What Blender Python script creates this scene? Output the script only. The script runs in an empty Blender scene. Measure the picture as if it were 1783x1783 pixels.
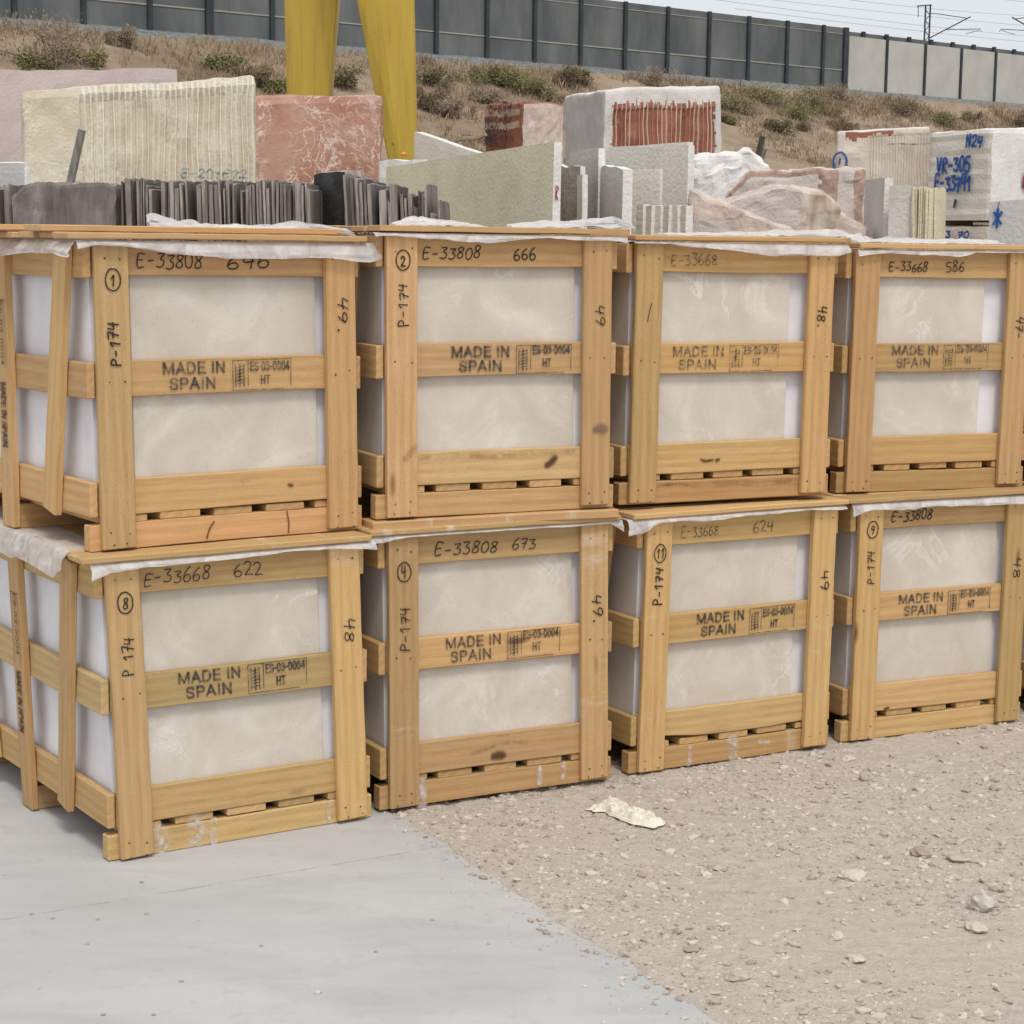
import bpy, bmesh, math, random
from mathutils import Vector, Matrix, noise, Euler
R = math.radians
random.seed(7)
S = bpy.context.scene
COL = S.collection

# ------------------------------------------------------------------ camera
F_PX, HC, PIT, ROLL = 3385.3, 1.8088, 0.1387, 0.0133
_cp, _sp, _cr, _sr = math.cos(PIT), math.sin(PIT), math.cos(ROLL), math.sin(ROLL)
FWD = Vector((0, _cp, -_sp)); UP0 = Vector((0, _sp, _cp)); RT0 = Vector((1, 0, 0))
RT = RT0*_cr + UP0*_sr; UP = UP0*_cr - RT0*_sr
CAM = Vector((0, 0, HC))
cd = bpy.data.cameras.new('camera'); cam = bpy.data.objects.new('camera', cd); COL.objects.link(cam)
cd.sensor_fit = 'HORIZONTAL'; cd.sensor_width = 36; cd.lens = 36*F_PX/1783
cd.clip_start = 0.05; cd.clip_end = 3000
m = Matrix.Identity(4)
for i in range(3):
    m[i][0] = RT[i]; m[i][1] = UP[i]; m[i][2] = -FWD[i]; m[i][3] = CAM[i]
cam.matrix_world = m
S.camera = cam
S.render.resolution_x = 1024; S.render.resolution_y = 1024

# ------------------------------------------------------------------ light
SUN_EL, SUN_AZ = R(57), R(167)       # azimuth measured clockwise from +Y (behind the camera, to its right)
w = bpy.data.worlds.new('World'); S.world = w; w.use_nodes = True
nt = w.node_tree; nt.nodes.clear()
sky = nt.nodes.new('ShaderNodeTexSky'); sky.sky_type = 'NISHITA'; sky.sun_disc = False
sky.sun_elevation = SUN_EL; sky.sun_rotation = SUN_AZ; sky.air_density = 1.0; sky.dust_density = 4.0; sky.ozone_density = 1.0
hsv = nt.nodes.new('ShaderNodeHueSaturation'); hsv.inputs['Saturation'].default_value = 0.28
mixw = nt.nodes.new('ShaderNodeMix'); mixw.data_type = 'RGBA'; mixw.inputs[0].default_value = 0.55
mixw.inputs[7].default_value = (6.9, 7.2, 7.6, 1)       # even veil of high cloud
bg = nt.nodes.new('ShaderNodeBackground'); bg.inputs['Strength'].default_value = 0.12
wo = nt.nodes.new('ShaderNodeOutputWorld')
nt.links.new(sky.outputs[0], hsv.inputs['Color']); nt.links.new(hsv.outputs[0], mixw.inputs[6])
nt.links.new(mixw.outputs[2], bg.inputs['Color']); nt.links.new(bg.outputs[0], wo.inputs['Surface'])
sl = bpy.data.lights.new('sun', 'SUN'); sl.energy = 1.3; sl.angle = R(14); sl.color = (1, .955, .88)
so = bpy.data.objects.new('sun', sl); COL.objects.link(so)
sd = Vector((math.sin(SUN_AZ)*math.cos(SUN_EL), math.cos(SUN_AZ)*math.cos(SUN_EL), math.sin(SUN_EL)))
so.rotation_euler = sd.to_track_quat('Z', 'Y').to_euler()
so.location = sd*40
S.view_settings.view_transform = 'Standard'; S.view_settings.look = 'None'
S.view_settings.exposure = 0.28; S.view_settings.gamma = 1

# ------------------------------------------------------------------ helpers
def ray(px, py):
    return (FWD + RT*((px-891.5)/F_PX) - UP*((py-891.5)/F_PX))
def at(px, py, Y):
    d = ray(px, py); return CAM + d*(Y/d.y)
def on_ground(px, py, z=0):
    d = ray(px, py); return CAM + d*((z-HC)/d.z)
def nz(v, s=1.0, off=0.0):
    return noise.noise(Vector((v[0]*s+off, v[1]*s-off, v[2]*s+off*.37)))
def link(o, parent=None):
    COL.objects.link(o)
    if parent is not None: o.parent = parent
    return o
def tag(o, label=None, cat=None, group=None, kind=None):
    for k, v in (('label', label), ('category', cat), ('group', group), ('kind', kind)):
        if v: o[k] = v
    return o
def empty(name, loc, rz=0):
    o = bpy.data.objects.new(name, None); o.empty_display_size = .1
    o.location = loc; o.rotation_euler = (0, 0, rz); return link(o)
def from_bm(name, bm, mats, parent=None, smooth=False):
    me = bpy.data.meshes.new(name); bm.to_mesh(me); bm.free()
    for mm in (mats if isinstance(mats, (list, tuple)) else [mats]): me.materials.append(mm)
    if smooth:
        for p in me.polygons: p.use_smooth = True
    return link(bpy.data.objects.new(name, me), parent)
def from_data(name, vs, fs, mats, parent=None, smooth=False, mi=None):
    me = bpy.data.meshes.new(name); me.from_pydata([tuple(v) for v in vs], [], fs); me.update()
    for mm in (mats if isinstance(mats, (list, tuple)) else [mats]): me.materials.append(mm)
    if mi: me.polygons.foreach_set('material_index', mi)
    if smooth: me.polygons.foreach_set('use_smooth', [True]*len(fs))
    return link(bpy.data.objects.new(name, me), parent)

# ------------------------------------------------------------------ materials
class NT:
    def __init__(s, name):
        s.m = bpy.data.materials.new(name); s.m.use_nodes = True; s.t = s.m.node_tree; s.t.nodes.clear()
        s.out = s.n('ShaderNodeOutputMaterial'); s.b = s.n('ShaderNodeBsdfPrincipled')
        s.l(s.b.outputs[0], s.out.inputs[0])
    def n(s, t, **k):
        x = s.t.nodes.new(t)
        for a, v in k.items(): setattr(x, a, v)
        return x
    def l(s, a, b): s.t.links.new(a, b)
    def coord(s, scale=(1, 1, 1), src='Object', rnd=False):
        tc = s.n('ShaderNodeTexCoord'); mp = s.n('ShaderNodeMapping'); mp.inputs['Scale'].default_value = scale
        s.l(tc.outputs[src], mp.inputs['Vector'])
        if rnd:
            oi = s.n('ShaderNodeObjectInfo'); mu = s.n('ShaderNodeVectorMath', operation='SCALE')
            mu.inputs[0].default_value = (37, 53, 71); s.l(oi.outputs['Random'], mu.inputs['Scale'])
            s.l(mu.outputs[0], mp.inputs['Location'])
        return mp.outputs[0]
    def noise(s, vec, scale, detail=6, rough=.55, dist=0.0):
        x = s.n('ShaderNodeTexNoise'); x.inputs['Scale'].default_value = scale; x.inputs['Detail'].default_value = detail
        x.inputs['Roughness'].default_value = rough; x.inputs['Distortion'].default_value = dist
        s.l(vec, x.inputs['Vector']); return x.outputs['Fac']
    def ramp(s, fac, stops, interp='LINEAR'):
        x = s.n('ShaderNodeValToRGB'); x.color_ramp.interpolation = interp
        e = x.color_ramp.elements
        while len(e) < len(stops): e.new(.5)
        for i, (p, c) in enumerate(stops):
            e[i].position = p; e[i].color = (*c, 1) if len(c) == 3 else c
        s.l(fac, x.inputs[0]); return x.outputs[0]
    def mix(s, fac, a, b, mode='MIX'):
        x = s.n('ShaderNodeMix', data_type='RGBA', blend_type=mode)
        for i, v in ((0, fac), (6, a), (7, b)):
            if isinstance(v, (int, float)): x.inputs[i].default_value = v
            elif isinstance(v, tuple): x.inputs[i].default_value = (*v, 1) if len(v) == 3 else v
            else: s.l(v, x.inputs[i])
        return x.outputs[2]
    def math(s, op, a, b=0.0, clamp=False):
        x = s.n('ShaderNodeMath', operation=op, use_clamp=clamp)
        for i, v in ((0, a), (1, b)):
            if isinstance(v, (int, float)): x.inputs[i].default_value = v
            else: s.l(v, x.inputs[i])
        return x.outputs[0]
    def bump(s, h, strength=.3, dist=.01):
        x = s.n('ShaderNodeBump'); x.inputs['Strength'].default_value = strength; x.inputs['Distance'].default_value = dist
        s.l(h, x.inputs['Height']); s.l(x.outputs[0], s.b.inputs['Normal'])
    def base(s, c, rough=.7, spec=.3):
        if isinstance(c, tuple): s.b.inputs['Base Color'].default_value = (*c, 1)
        else: s.l(c, s.b.inputs['Base Color'])
        s.b.inputs['Roughness'].default_value = rough; s.b.inputs['Specular IOR Level'].default_value = spec

def wood_material():
    t = NT('pine_wood')
    oi = t.n('ShaderNodeObjectInfo')
    v = t.coord((1, 1, 1), rnd=True)
    vg = t.coord((1.1, 16, 16), rnd=True)
    grain = t.noise(vg, 5.5, 7, .62, .35)
    vw = t.coord((.5, 8, 8), rnd=True)
    wav = t.n('ShaderNodeTexWave', wave_type='RINGS', rings_direction='X'); wav.inputs['Scale'].default_value = 1.5
    wav.inputs['Distortion'].default_value = 5; wav.inputs['Detail'].default_value = 3; wav.inputs['Detail Scale'].default_value = .6
    t.l(vw, wav.inputs['Vector'])
    c = t.ramp(grain, [(.22, (.40, .248, .115)), (.5, (.515, .335, .160)), (.78, (.60, .41, .212))])
    c = t.mix(.30, c, t.ramp(wav.outputs['Fac'], [(.15, (.42, .262, .120)), (.8, (.575, .385, .185))]))
    # brown heart stains and grey weathering, cloud shaped
    big = t.noise(t.coord((1.0, 3, 3), rnd=True), 2.6, 4, .6)
    c = t.mix(t.ramp(big, [(.62, (0, 0, 0)), (.80, (.5, .5, .5))]), c, (.30, .17, .08))
    big2 = t.noise(t.coord((1.6, 2, 2), rnd=True), 3.4, 5, .6)
    c = t.mix(t.ramp(big2, [(.55, (0, 0, 0)), (.82, (.35, .35, .35))]), c, (.53, .385, .235))
    # knots
    vk = t.coord((2.6, 8.5, 8.5), rnd=True)
    vo = t.n('ShaderNodeTexVoronoi'); vo.inputs['Scale'].default_value = 1.0; t.l(vk, vo.inputs['Vector'])
    kn = t.ramp(vo.outputs['Distance'], [(.05, (1, 1, 1)), (.14, (0, 0, 0))])
    sel = t.n('ShaderNodeSeparateColor'); t.l(vo.outputs['Color'], sel.inputs[0])
    kf = t.math('MULTIPLY', kn, t.math('GREATER_THAN', sel.outputs[0], .80))
    c = t.mix(t.math('MULTIPLY', kf, .85), c, (.13, .062, .026))
    # specks and fine pores
    sp = t.noise(v, 260, 2, .5)
    c = t.mix(t.ramp(sp, [(.3, (.35, .35, .35)), (.42, (0, 0, 0))]), c, (.22, .12, .055))
    # per board brightness and tint from the object colour
    rnd = t.n('ShaderNodeMapRange'); rnd.inputs[3].default_value = .83; rnd.inputs[4].default_value = 1.10
    t.l(oi.outputs['Random'], rnd.inputs[0])
    h = t.n('ShaderNodeHueSaturation'); t.l(c, h.inputs['Color']); t.l(rnd.outputs[0], h.inputs['Value'])
    c = t.mix(1.0, h.outputs[0], oi.outputs['Color'], 'MULTIPLY')
    # white stone dust smeared on some boards
    du = t.noise(t.coord((5, 1.6, 1.6), rnd=True), 2.2, 5, .65)
    dm = t.math('MULTIPLY', t.ramp(du, [(.60, (0, 0, 0)), (.74, (1, 1, 1))]), t.math('SUBTRACT', 1.0, oi.outputs['Alpha']))
    c = t.mix(dm, c, (.66, .60, .54))
    t.base(c, .72, .25)
    t.bump(grain, .15, .002)
    return t.m
WOOD = wood_material()

def simple(name, a, b, scale, rough=.8, spec=.25, bump=.2, bd=.01, detail=8, lo=.35, hi=.65, rnd=False, sc=(1, 1, 1)):
    t = NT(name); v = t.coord(sc, rnd=rnd); f = t.noise(v, scale, detail, .62)
    t.base(t.ramp(f, [(lo, a), (hi, b)]), rough, spec)
    t.bump(f, bump, bd); return t.m
NAIL = simple('rusty_nail', (.045, .03, .022), (.09, .055, .035), 200, .6, .4, 0)

def marble_material():
    t = NT('beige_marble'); v = t.coord((1, 1, 1), rnd=True)
    cl = t.noise(v, 4.5, 8, .6, .9)
    c = t.ramp(cl, [(.3, (.515, .458, .385)), (.52, (.58, .522, .448)), (.70, (.66, .61, .545))])
    ve = t.noise(v, 3.1, 9, .62, 1.6)
    vein = t.ramp(ve, [(.475, (0, 0, 0)), (.5, (1, 1, 1)), (.525, (0, 0, 0))])
    msk = t.ramp(t.noise(v, 2.3, 3), [(.5, (0, 0, 0)), (.68, (.75, .75, .75))])
    c = t.mix(t.math('MULTIPLY', vein, msk), c, (.77, .74, .69))
    blot = t.ramp(t.noise(v, 6.5, 4, .6, .6), [(.60, (0, 0, 0)), (.78, (.55, .55, .55))])
    c = t.mix(blot, c, (.72, .68, .62))
    sp = t.noise(v, 190, 2, .5)
    c = t.mix(t.ramp(sp, [(.26, (.5, .5, .5)), (.36, (0, 0, 0))]), c, (.30, .24, .18))
    t.base(c, .42, .4); return t.m
MARBLE = marble_material()
FOAM_SHADE = simple('shade_tinted_foam', (.62, .57, .53), (.74, .69, .65), 5, .4, .4, .3, .006, 4)  # side faces of the foam, coloured greyer to paint the shade between crates
FOAM = simple('white_foam', (.72, .70, .74), (.82, .81, .84), 6, .55, .35, .25, .006, 4)

def film_material():
    t = NT('plastic_film'); v = t.coord((1, 1, 1))
    f = t.noise(v, 14, 5, .6, .8)
    d = t.n('ShaderNodeBsdfPrincipled'); d.inputs['Base Color'].default_value = (.88, .88, .89, 1); d.inputs['Roughness'].default_value = .38
    tl = t.n('ShaderNodeBsdfTranslucent'); tl.inputs['Color'].default_value = (.92, .92, .93, 1)
    m1 = t.n('ShaderNodeMixShader'); m1.inputs[0].default_value = .35; t.l(d.outputs[0], m1.inputs[1]); t.l(tl.outputs[0], m1.inputs[2])
    tr = t.n('ShaderNodeBsdfTransparent'); m2 = t.n('ShaderNodeMixShader')
    t.l(t.ramp(f, [(.35, (.50, .50, .50)), (.65, (.86, .86, .86))]), m2.inputs[0]); t.l(tr.outputs[0], m2.inputs[1]); t.l(m1.outputs[0], m2.inputs[2])
    t.l(m2.outputs[0], t.out.inputs[0]); t.t.nodes.remove(t.b)
    bp = t.n('ShaderNodeBump'); bp.inputs['Strength'].default_value = .2; bp.inputs['Distance'].default_value = .01
    t.l(f, bp.inputs['Height']); t.l(bp.outputs[0], d.inputs['Normal'])
    return t.m
FILM = film_material()

def ink_material(name, col, lo, hi, scale):
    t = NT(name); v = t.coord((1, 1, 1), rnd=True); f = t.noise(v, scale, 5, .7)
    t.base(col, .7, .2); tr = t.n('ShaderNodeBsdfTransparent'); mx = t.n('ShaderNodeMixShader')
    t.l(t.ramp(f, [(lo, (.12, .12, .12)), (hi, (.92, .92, .92))]), mx.inputs[0]); t.l(tr.outputs[0], mx.inputs[1]); t.l(t.b.outputs[0], mx.inputs[2])
    t.l(mx.outputs[0], t.out.inputs[0]); return t.m
PEN = ink_material('marker_ink', (.022, .020, .022), .20, .42, 90)
PENF = ink_material('faint_marker_ink', (.05, .042, .035), .34, .62, 120)
STAMP = ink_material('stencil_ink', (.045, .045, .048), .28, .66, 60)
STAMPF = ink_material('faint_stencil_ink', (.07, .066, .062), .40, .66, 75)
BLUE = ink_material('blue_paint', (.012, .07, .26), .2, .45, 20)
REDP = ink_material('red_paint', (.30, .02, .02), .2, .45, 20)
DKP = ink_material('dark_paint', (.03, .035, .06), .3, .55, 16)

# ------------------------------------------------------------------ the setting: ground, slope
def ground_material():
    t = NT('dusty_gravel'); v = t.coord()
    a = t.noise(v, 1.1, 5, .6); b = t.noise(v, 26, 8, .68); c_ = t.noise(v, 110, 4, .6)
    c = t.ramp(b, [(.30, (.41, .362, .305)), (.5, (.485, .432, .37)), (.70, (.555, .508, .45))])
    c = t.mix(t.ramp(a, [(.35, (0, 0, 0)), (.65, (.6, .6, .6))]), c, (.48, .405, .335))
    c = t.mix(t.ramp(c_, [(.30, (.45, .45, .45)), (.44, (0, 0, 0))]), c, (.33, .26, .21))
    c = t.mix(t.ramp(c_, [(.60, (0, 0, 0)), (.72, (.5, .5, .5))]), c, (.60, .54, .48))
    t.base(c, .95, .1); t.bump(t.math('ADD', b, t.math('MULTIPLY', c_, .6)), 0.7, .014); return t.m
GROUND = ground_material()
def concrete_material():
    t = NT('worn_concrete'); v = t.coord()
    a = t.noise(v, .9, 5, .55); b = t.noise(t.coord((1, 3.2, 1)), 2.2, 6, .6, .5); c_ = t.noise(v, 160, 3, .6)
    c = t.ramp(a, [(.3, (.425, .42, .412)), (.7, (.50, .492, .48))])
    c = t.mix(t.ramp(b, [(.45, (0, 0, 0)), (.72, (.65, .65, .65))]), c, (.375, .37, .365))
    c = t.mix(t.ramp(b, [(.22, (.5, .5, .5)), (.40, (0, 0, 0))]), c, (.53, .52, .505))
    sp = t.n('ShaderNodeTexVoronoi'); sp.inputs['Scale'].default_value = 7; t.l(v, sp.inputs['Vector'])
    c = t.mix(t.ramp(sp.outputs['Distance'], [(.015, (.8, .8, .8)), (.05, (0, 0, 0))]), c, (.30, .27, .24))
    c = t.mix(t.ramp(c_, [(.3, (.35, .35, .35)), (.45, (0, 0, 0))]), c, (.33, .32, .31))
    d_ = t.noise(v, 14, 6, .7, .8); c = t.mix(t.ramp(d_, [(.55, (0, 0, 0)), (.72, (.5, .5, .5))]), c, (.36, .345, .33))
    d2 = t.noise(t.coord((1, 1, 1)), .55, 3, .5); c = t.mix(t.ramp(d2, [(.52, (0, 0, 0)), (.68, (.6, .6, .6))]), c, (.39, .37, .345))
    # saw-cut joint running along the crates
    ja, jb = on_ground(0, 1602), on_ground(757, 1476); jd = (jb-ja).normalized()
    dt = t.n('ShaderNodeVectorMath', operation='DOT_PRODUCT'); t.l(v, dt.inputs[0]); dt.inputs[1].default_value = (-jd.y, jd.x, 0)
    off = t.math('SUBTRACT', dt.outputs['Value'], -jd.y*ja.x+jd.x*ja.y)
    off = t.math('ABSOLUTE', t.math('ADD', off, t.math('MULTIPLY', t.math('SUBTRACT', d_, .5), .02)))
    jm = t.math('MULTIPLY', t.math('LESS_THAN', off, .0035), t.ramp(d_, [(.40, (0, 0, 0)), (.56, (.7, .7, .7))]))
    c = t.mix(jm, c, (.27, .26, .25))
    t.base(c, .88, .15); t.bump(c_, .25, .003); return t.m
CONC = concrete_material()

EDGE = [on_ground(x, y) for x, y in ((700, 1425), (760, 1460), (860, 1530), (960, 1600), (1060, 1660), (1135, 1700), (1256, 1783))]
d0 = (EDGE[0]-EDGE[2]).normalized(); d1 = (EDGE[-1]-EDGE[-3]).normalized()
EDGE = [EDGE[0]+d0*6] + EDGE + [EDGE[-1]+d1*1.2, EDGE[-1]+d1*5]
def edge_dist(p):
    """signed distance to the concrete's border, positive on the gravel side"""
    best = 1e9; sg = 1
    for a, b in zip(EDGE, EDGE[1:]):
        ex, ey = b.x-a.x, b.y-a.y; L = ex*ex+ey*ey
        t = max(0, min(1, ((p[0]-a.x)*ex+(p[1]-a.y)*ey)/L))
        dx, dy = p[0]-a.x-t*ex, p[1]-a.y-t*ey; q = dx*dx+dy*dy
        if q < best: best = q; sg = 1 if (ex*(p[1]-a.y)-ey*(p[0]-a.x)) > 0 else -1
    return sg*math.sqrt(best)
def gz(x, y):
    d = edge_dist((x, y))
    h = .006*nz((x, y, 0), 2.3)+.0065*nz((x, y, 1), 9)+.005*nz((x, y, 2), 24)+.0035*nz((x, y, 3), 48)-.003
    if d < .12: h += -.02*max(0, min(1, (.05-d)/.12)) + .010*max(0, 1-abs(d-.05)/.07)
    if d < -.05: h = -.03
    return h
def axis_lines(lo, hi, step, far):
    a = [lo+step*i for i in range(int((hi-lo)/step)+1)]
    s = step; x = a[-1]
    up = []
    while x < far: s *= 1.5; x += s; up.append(x)
    s = step; x = lo; dn = []
    while x > -far: s *= 1.5; x -= s; dn.append(x)
    return dn[::-1]+a+up
gx = axis_lines(-.7, 2.7, .014, 900); gy = axis_lines(4.05, 7.7, .016, 900)
vs = []; fs = []
for y in gy:
    for x in gx:
        near = -1.2 < x < 3.2 and 3.6 < y < 8.2
        vs.append((x, y, gz(x, y) if near else (-.03 if (-20 < x < 3.2 and edge_dist((x, y)) < -.05) else -.004)))
nxg = len(gx)
for j in range(len(gy)-1):
    for i in range(nxg-1):
        q = j*nxg+i; fs.append((q, q+1, q+nxg+1, q+nxg))
g = from_data('gravel_ground', vs, fs, GROUND, None, True); tag(g, kind='structure')

bm = bmesh.new()
poly = [(p.x+(.012*nz(p, 9)), p.y) for p in EDGE]
fine = []
for a, b in zip(EDGE, EDGE[1:]):
    n = max(1, int((b-a).length/.03))
    for i in range(n):
        p = a.lerp(b, i/n); k = .014*nz(p, 6, 3)+.008*nz(p, 25, 1); fine.append((p.x+k, p.y+k*.6))
fine.append((EDGE[-1].x, EDGE[-1].y))
outer = [(-14, fine[-1][1]-2), (-14, fine[0][1])]
top = [bm.verts.new((x, y, 0)) for x, y in fine+outer]; bot = [bm.verts.new((x, y, -.12)) for x, y in fine+outer]
bm.faces.new(top); n = len(top)
for i in range(n): bm.faces.new((top[i], bot[i], bot[(i+1) % n], top[(i+1) % n]))
bmesh.ops.recalc_face_normals(bm, faces=bm.faces[:])
bmesh.ops.triangulate(bm, faces=[f for f in bm.faces if len(f.verts) > 4])
o = from_bm('concrete_pavement', bm, CONC); tag(o, kind='structure')

# railway embankment: s runs along the wall, n towards the yard
WD = Vector((math.cos(R(42)), math.sin(R(42)), 0)); WN = Vector((WD.y, -WD.x, 0)); W0 = Vector((0, 90, 0))
def base_z(s): return 9.886+.008*s
def hill_sn(x, y):
    p = Vector((x, y, 0))-W0; return p.dot(WD), p.dot(WN)
def hill_z(x, y):
    s, n = hill_sn(x, y); b = base_z(s)
    if n < 0: return b-.02
    if n < 1.5: return b-.30*n
    t = min(1, (n-1.5)/28); k = (1-t)*(1-.25*t*(1-t)*1.6)
    return (b-.45)*k + (.45*nz((x, y, 0), .16)+.25*nz((x, y, 3), .5))*min(1, (n-1.5)/2)*(1-t)
def hill_at(px, py):
    d = ray(px, py); d = d/d.y; Y = 30
    while Y < 200:
        p = CAM+d*Y
        if p.z <= hill_z(p.x, p.y): return p
        Y += .1
    return CAM+d*100
def slope_material():
    t = NT('dry_slope'); v = t.coord()
    a = t.noise(v, .18, 6, .62); b = t.noise(v, 1.3, 7, .66)
    c = t.ramp(a, [(.34, (.235, .175, .12)), (.5, (.285, .215, .152)), (.68, (.335, .262, .19))])
    c = t.mix(t.ramp(b, [(.36, (.6, .6, .6)), (.5, (0, 0, 0))]), c, (.20, .15, .105))
    c = t.mix(t.ramp(b, [(.55, (0, 0, 0)), (.72, (.55, .55, .55))]), c, (.38, .31, .23))
    t.base(c, .95, .05); t.bump(b, .6, .15); return t.m
SLOPE = slope_material()
BALLAST = simple('grey_ballast', (.10, .105, .10), (.27, .275, .265), 5, .95, .1, .5, .05)
ns_ = [-60, -30, -12, -4, -1, 0, .35, .9, 1.5, 1.7] + [2+.55*i for i in range(53)] + [32.5]
ss_ = [-70+.9*i for i in range(250)]
vs = []; fs = []; mi = []
for s in ss_:
    for n in ns_:
        p = W0+WD*s+WN*n; z = hill_z(p.x, p.y) if n < 30 else -.6
        vs.append((p.x, p.y, z))
k = len(ns_)
for i in range(len(ss_)-1):
    for j in range(k-1):
        q = i*k+j; fs.append((q, q+1, q+k+1, q+k)); mi.append(1 if ns_[j+1] <= 1.55 else 0)
o = from_data('embankment', vs, fs, [SLOPE, BALLAST], None, True, mi); tag(o, kind='structure')

# ------------------------------------------------------------------ lettering
G = {  # hand-drawn strokes in a unit cell, x 0..0.6, y 0..1
 '0': [[(.3, 1), (.1, .85), (.03, .5), (.12, .12), (.3, 0), (.5, .14), (.57, .5), (.48, .88), (.3, 1)]],
 '1': [[(.1, .7), (.36, 1), (.34, .5), (.33, 0)]],
 '2': [[(.05, .8), (.2, .98), (.42, .95), (.5, .75), (.38, .45), (.05, .03), (.3, .06), (.58, .02)]],
 '3': [[(.06, .95), (.52, .97), (.26, .6), (.5, .48), (.54, .22), (.36, .02), (.04, .08)]],
 '4': [[(.12, 1), (.05, .5), (.3, .48), (.55, .55)], [(.5, .98), (.44, .5), (.42, 0)]],
 '5': [[(.55, 1), (.14, .97), (.1, .58), (.38, .6), (.55, .38), (.46, .08), (.2, 0), (.04, .08)]],
 '6': [[(.48, 1), (.18, .72), (.04, .32), (.14, .03), (.4, .02), (.54, .24), (.42, .46), (.2, .45), (.06, .28)]],
 '7': [[(.03, .93), (.28, .98), (.56, .97), (.4, .5), (.28, 0)], [(.14, .5), (.52, .54)]],
 '8': [[(.5, .88), (.28, 1), (.08, .82), (.22, .58), (.46, .4), (.5, .12), (.28, 0), (.06, .14), (.14, .42), (.42, .62), (.52, .86)]],
 '9': [[(.52, .8), (.34, 1), (.1, .9), (.06, .64), (.26, .5), (.5, .66), (.53, .85), (.46, .4), (.3, 0)]],
 'E': [[(.55, .95), (.1, .98), (.06, .02), (.5, .03)], [(.08, .52), (.42, .54)]],
 'P': [[(.1, 0), (.12, 1), (.4, 1), (.55, .78), (.42, .55), (.12, .5)]],
 'N': [[(.05, 0), (.08, 1), (.46, .02), (.5, 1)]], 'V': [[(.04, 1), (.26, 0), (.52, 1)]],
 'R': [[(.08, 0), (.1, 1), (.42, 1), (.52, .78), (.12, .5), (.55, 0)]], 'U': [[(.06, 1), (.08, .15), (.3, 0), (.48, .15), (.5, 1)]],
 'M': [[(.02, 0), (.08, 1), (.3, .4), (.5, 1), (.58, 0)]], 'Z': [[(.05, 1), (.55, 1), (.05, 0), (.55, 0)]],
 '-': [[(.1, .47), (.46, .5)]], '.': [[(.22, .06), (.30, .02), (.26, .12)]], '/': [[(.1, 0), (.4, 1)]],
 '*': [[(.3, 1), (.3, 0)], [(.02, .82), (.56, .2)], [(.02, .18), (.56, .84)]], ' ': [],
}
BL = {  # block capitals
 'M': [[(.04, 0), (.04, 1)], [(.06, 1), (.5, .08)], [(.94, 1), (.5, .08)], [(.96, 0), (.96, 1)]],
 'A': [[(0, 0), (.5, 1)], [(1, 0), (.5, 1)], [(.2, .33), (.8, .33)]],
 'D': [[(.08, 0), (.08, 1)], [(.22, 1), (.5, 1), (.78, .88), (.92, .5), (.78, .12), (.5, 0), (.22, 0)]],
 'E': [[(.1, 0), (.1, 1)], [(.1, 1), (.95, 1)], [(.1, .52), (.88, .52)], [(.1, 0), (.98, 0)]],
 'I': [[(.5, 0), (.5, 1)]], 'N': [[(.08, 0), (.08, 1)], [(.08, 1), (.92, 0)], [(.92, 0), (.92, 1)]],
 'S': [[(.92, .80), (.78, .96), (.5, 1), (.2, .95), (.09, .76), (.22, .58), (.5, .51), (.8, .42), (.93, .24), (.8, .05), (.5, 0), (.2, .04), (.06, .22)]],
 'P': [[(.1, 0), (.1, 1)], [(.1, 1), (.55, 1), (.85, .95), (.95, .75), (.85, .53), (.55, .46), (.1, .46)]],
 'H': [[(.08, 0), (.08, 1)], [(.92, 0), (.92, 1)], [(.08, .5), (.92, .5)]], 'T': [[(.5, 0), (.5, 1)], [(.02, 1), (.98, 1)]],
 '0': [[(.5, 1), (.2, .9), (.08, .5), (.2, .1), (.5, 0), (.8, .1), (.92, .5), (.8, .9), (.5, 1)]],
 '3': [[(.1, .82), (.3, .98), (.6, 1), (.85, .85), (.8, .62), (.45, .53), (.85, .42), (.92, .2), (.65, .01), (.3, .02), (.08, .2)]],
 '4': [[(.72, 0), (.72, 1)], [(.68, 1), (.04, .3)], [(.04, .3), (1, .3)]], '-': [[(.15, .45), (.85, .45)]],
}
BW = {'M': .86, 'I': .30, ' ': .30, '-': .40, 'A': .70, 'D': .72, 'N': .70, 'H': .70}
def smooth_line(pts, n=4):
    if len(pts) < 3: return pts
    P = [pts[0]] + pts + [pts[-1]]; out = []
    for i in range(1, len(P)-2):
        a, b, c, d = P[i-1], P[i], P[i+1], P[i+2]
        for k in range(n):
            t = k/n
            out.append(tuple(.5*((2*b[j]) + (-a[j]+c[j])*t + (2*a[j]-5*b[j]+4*c[j]-d[j])*t*t + (-a[j]+3*b[j]-3*c[j]+d[j])*t**3) for j in (0, 1)))
    out.append(pts[-1]); return out
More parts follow.
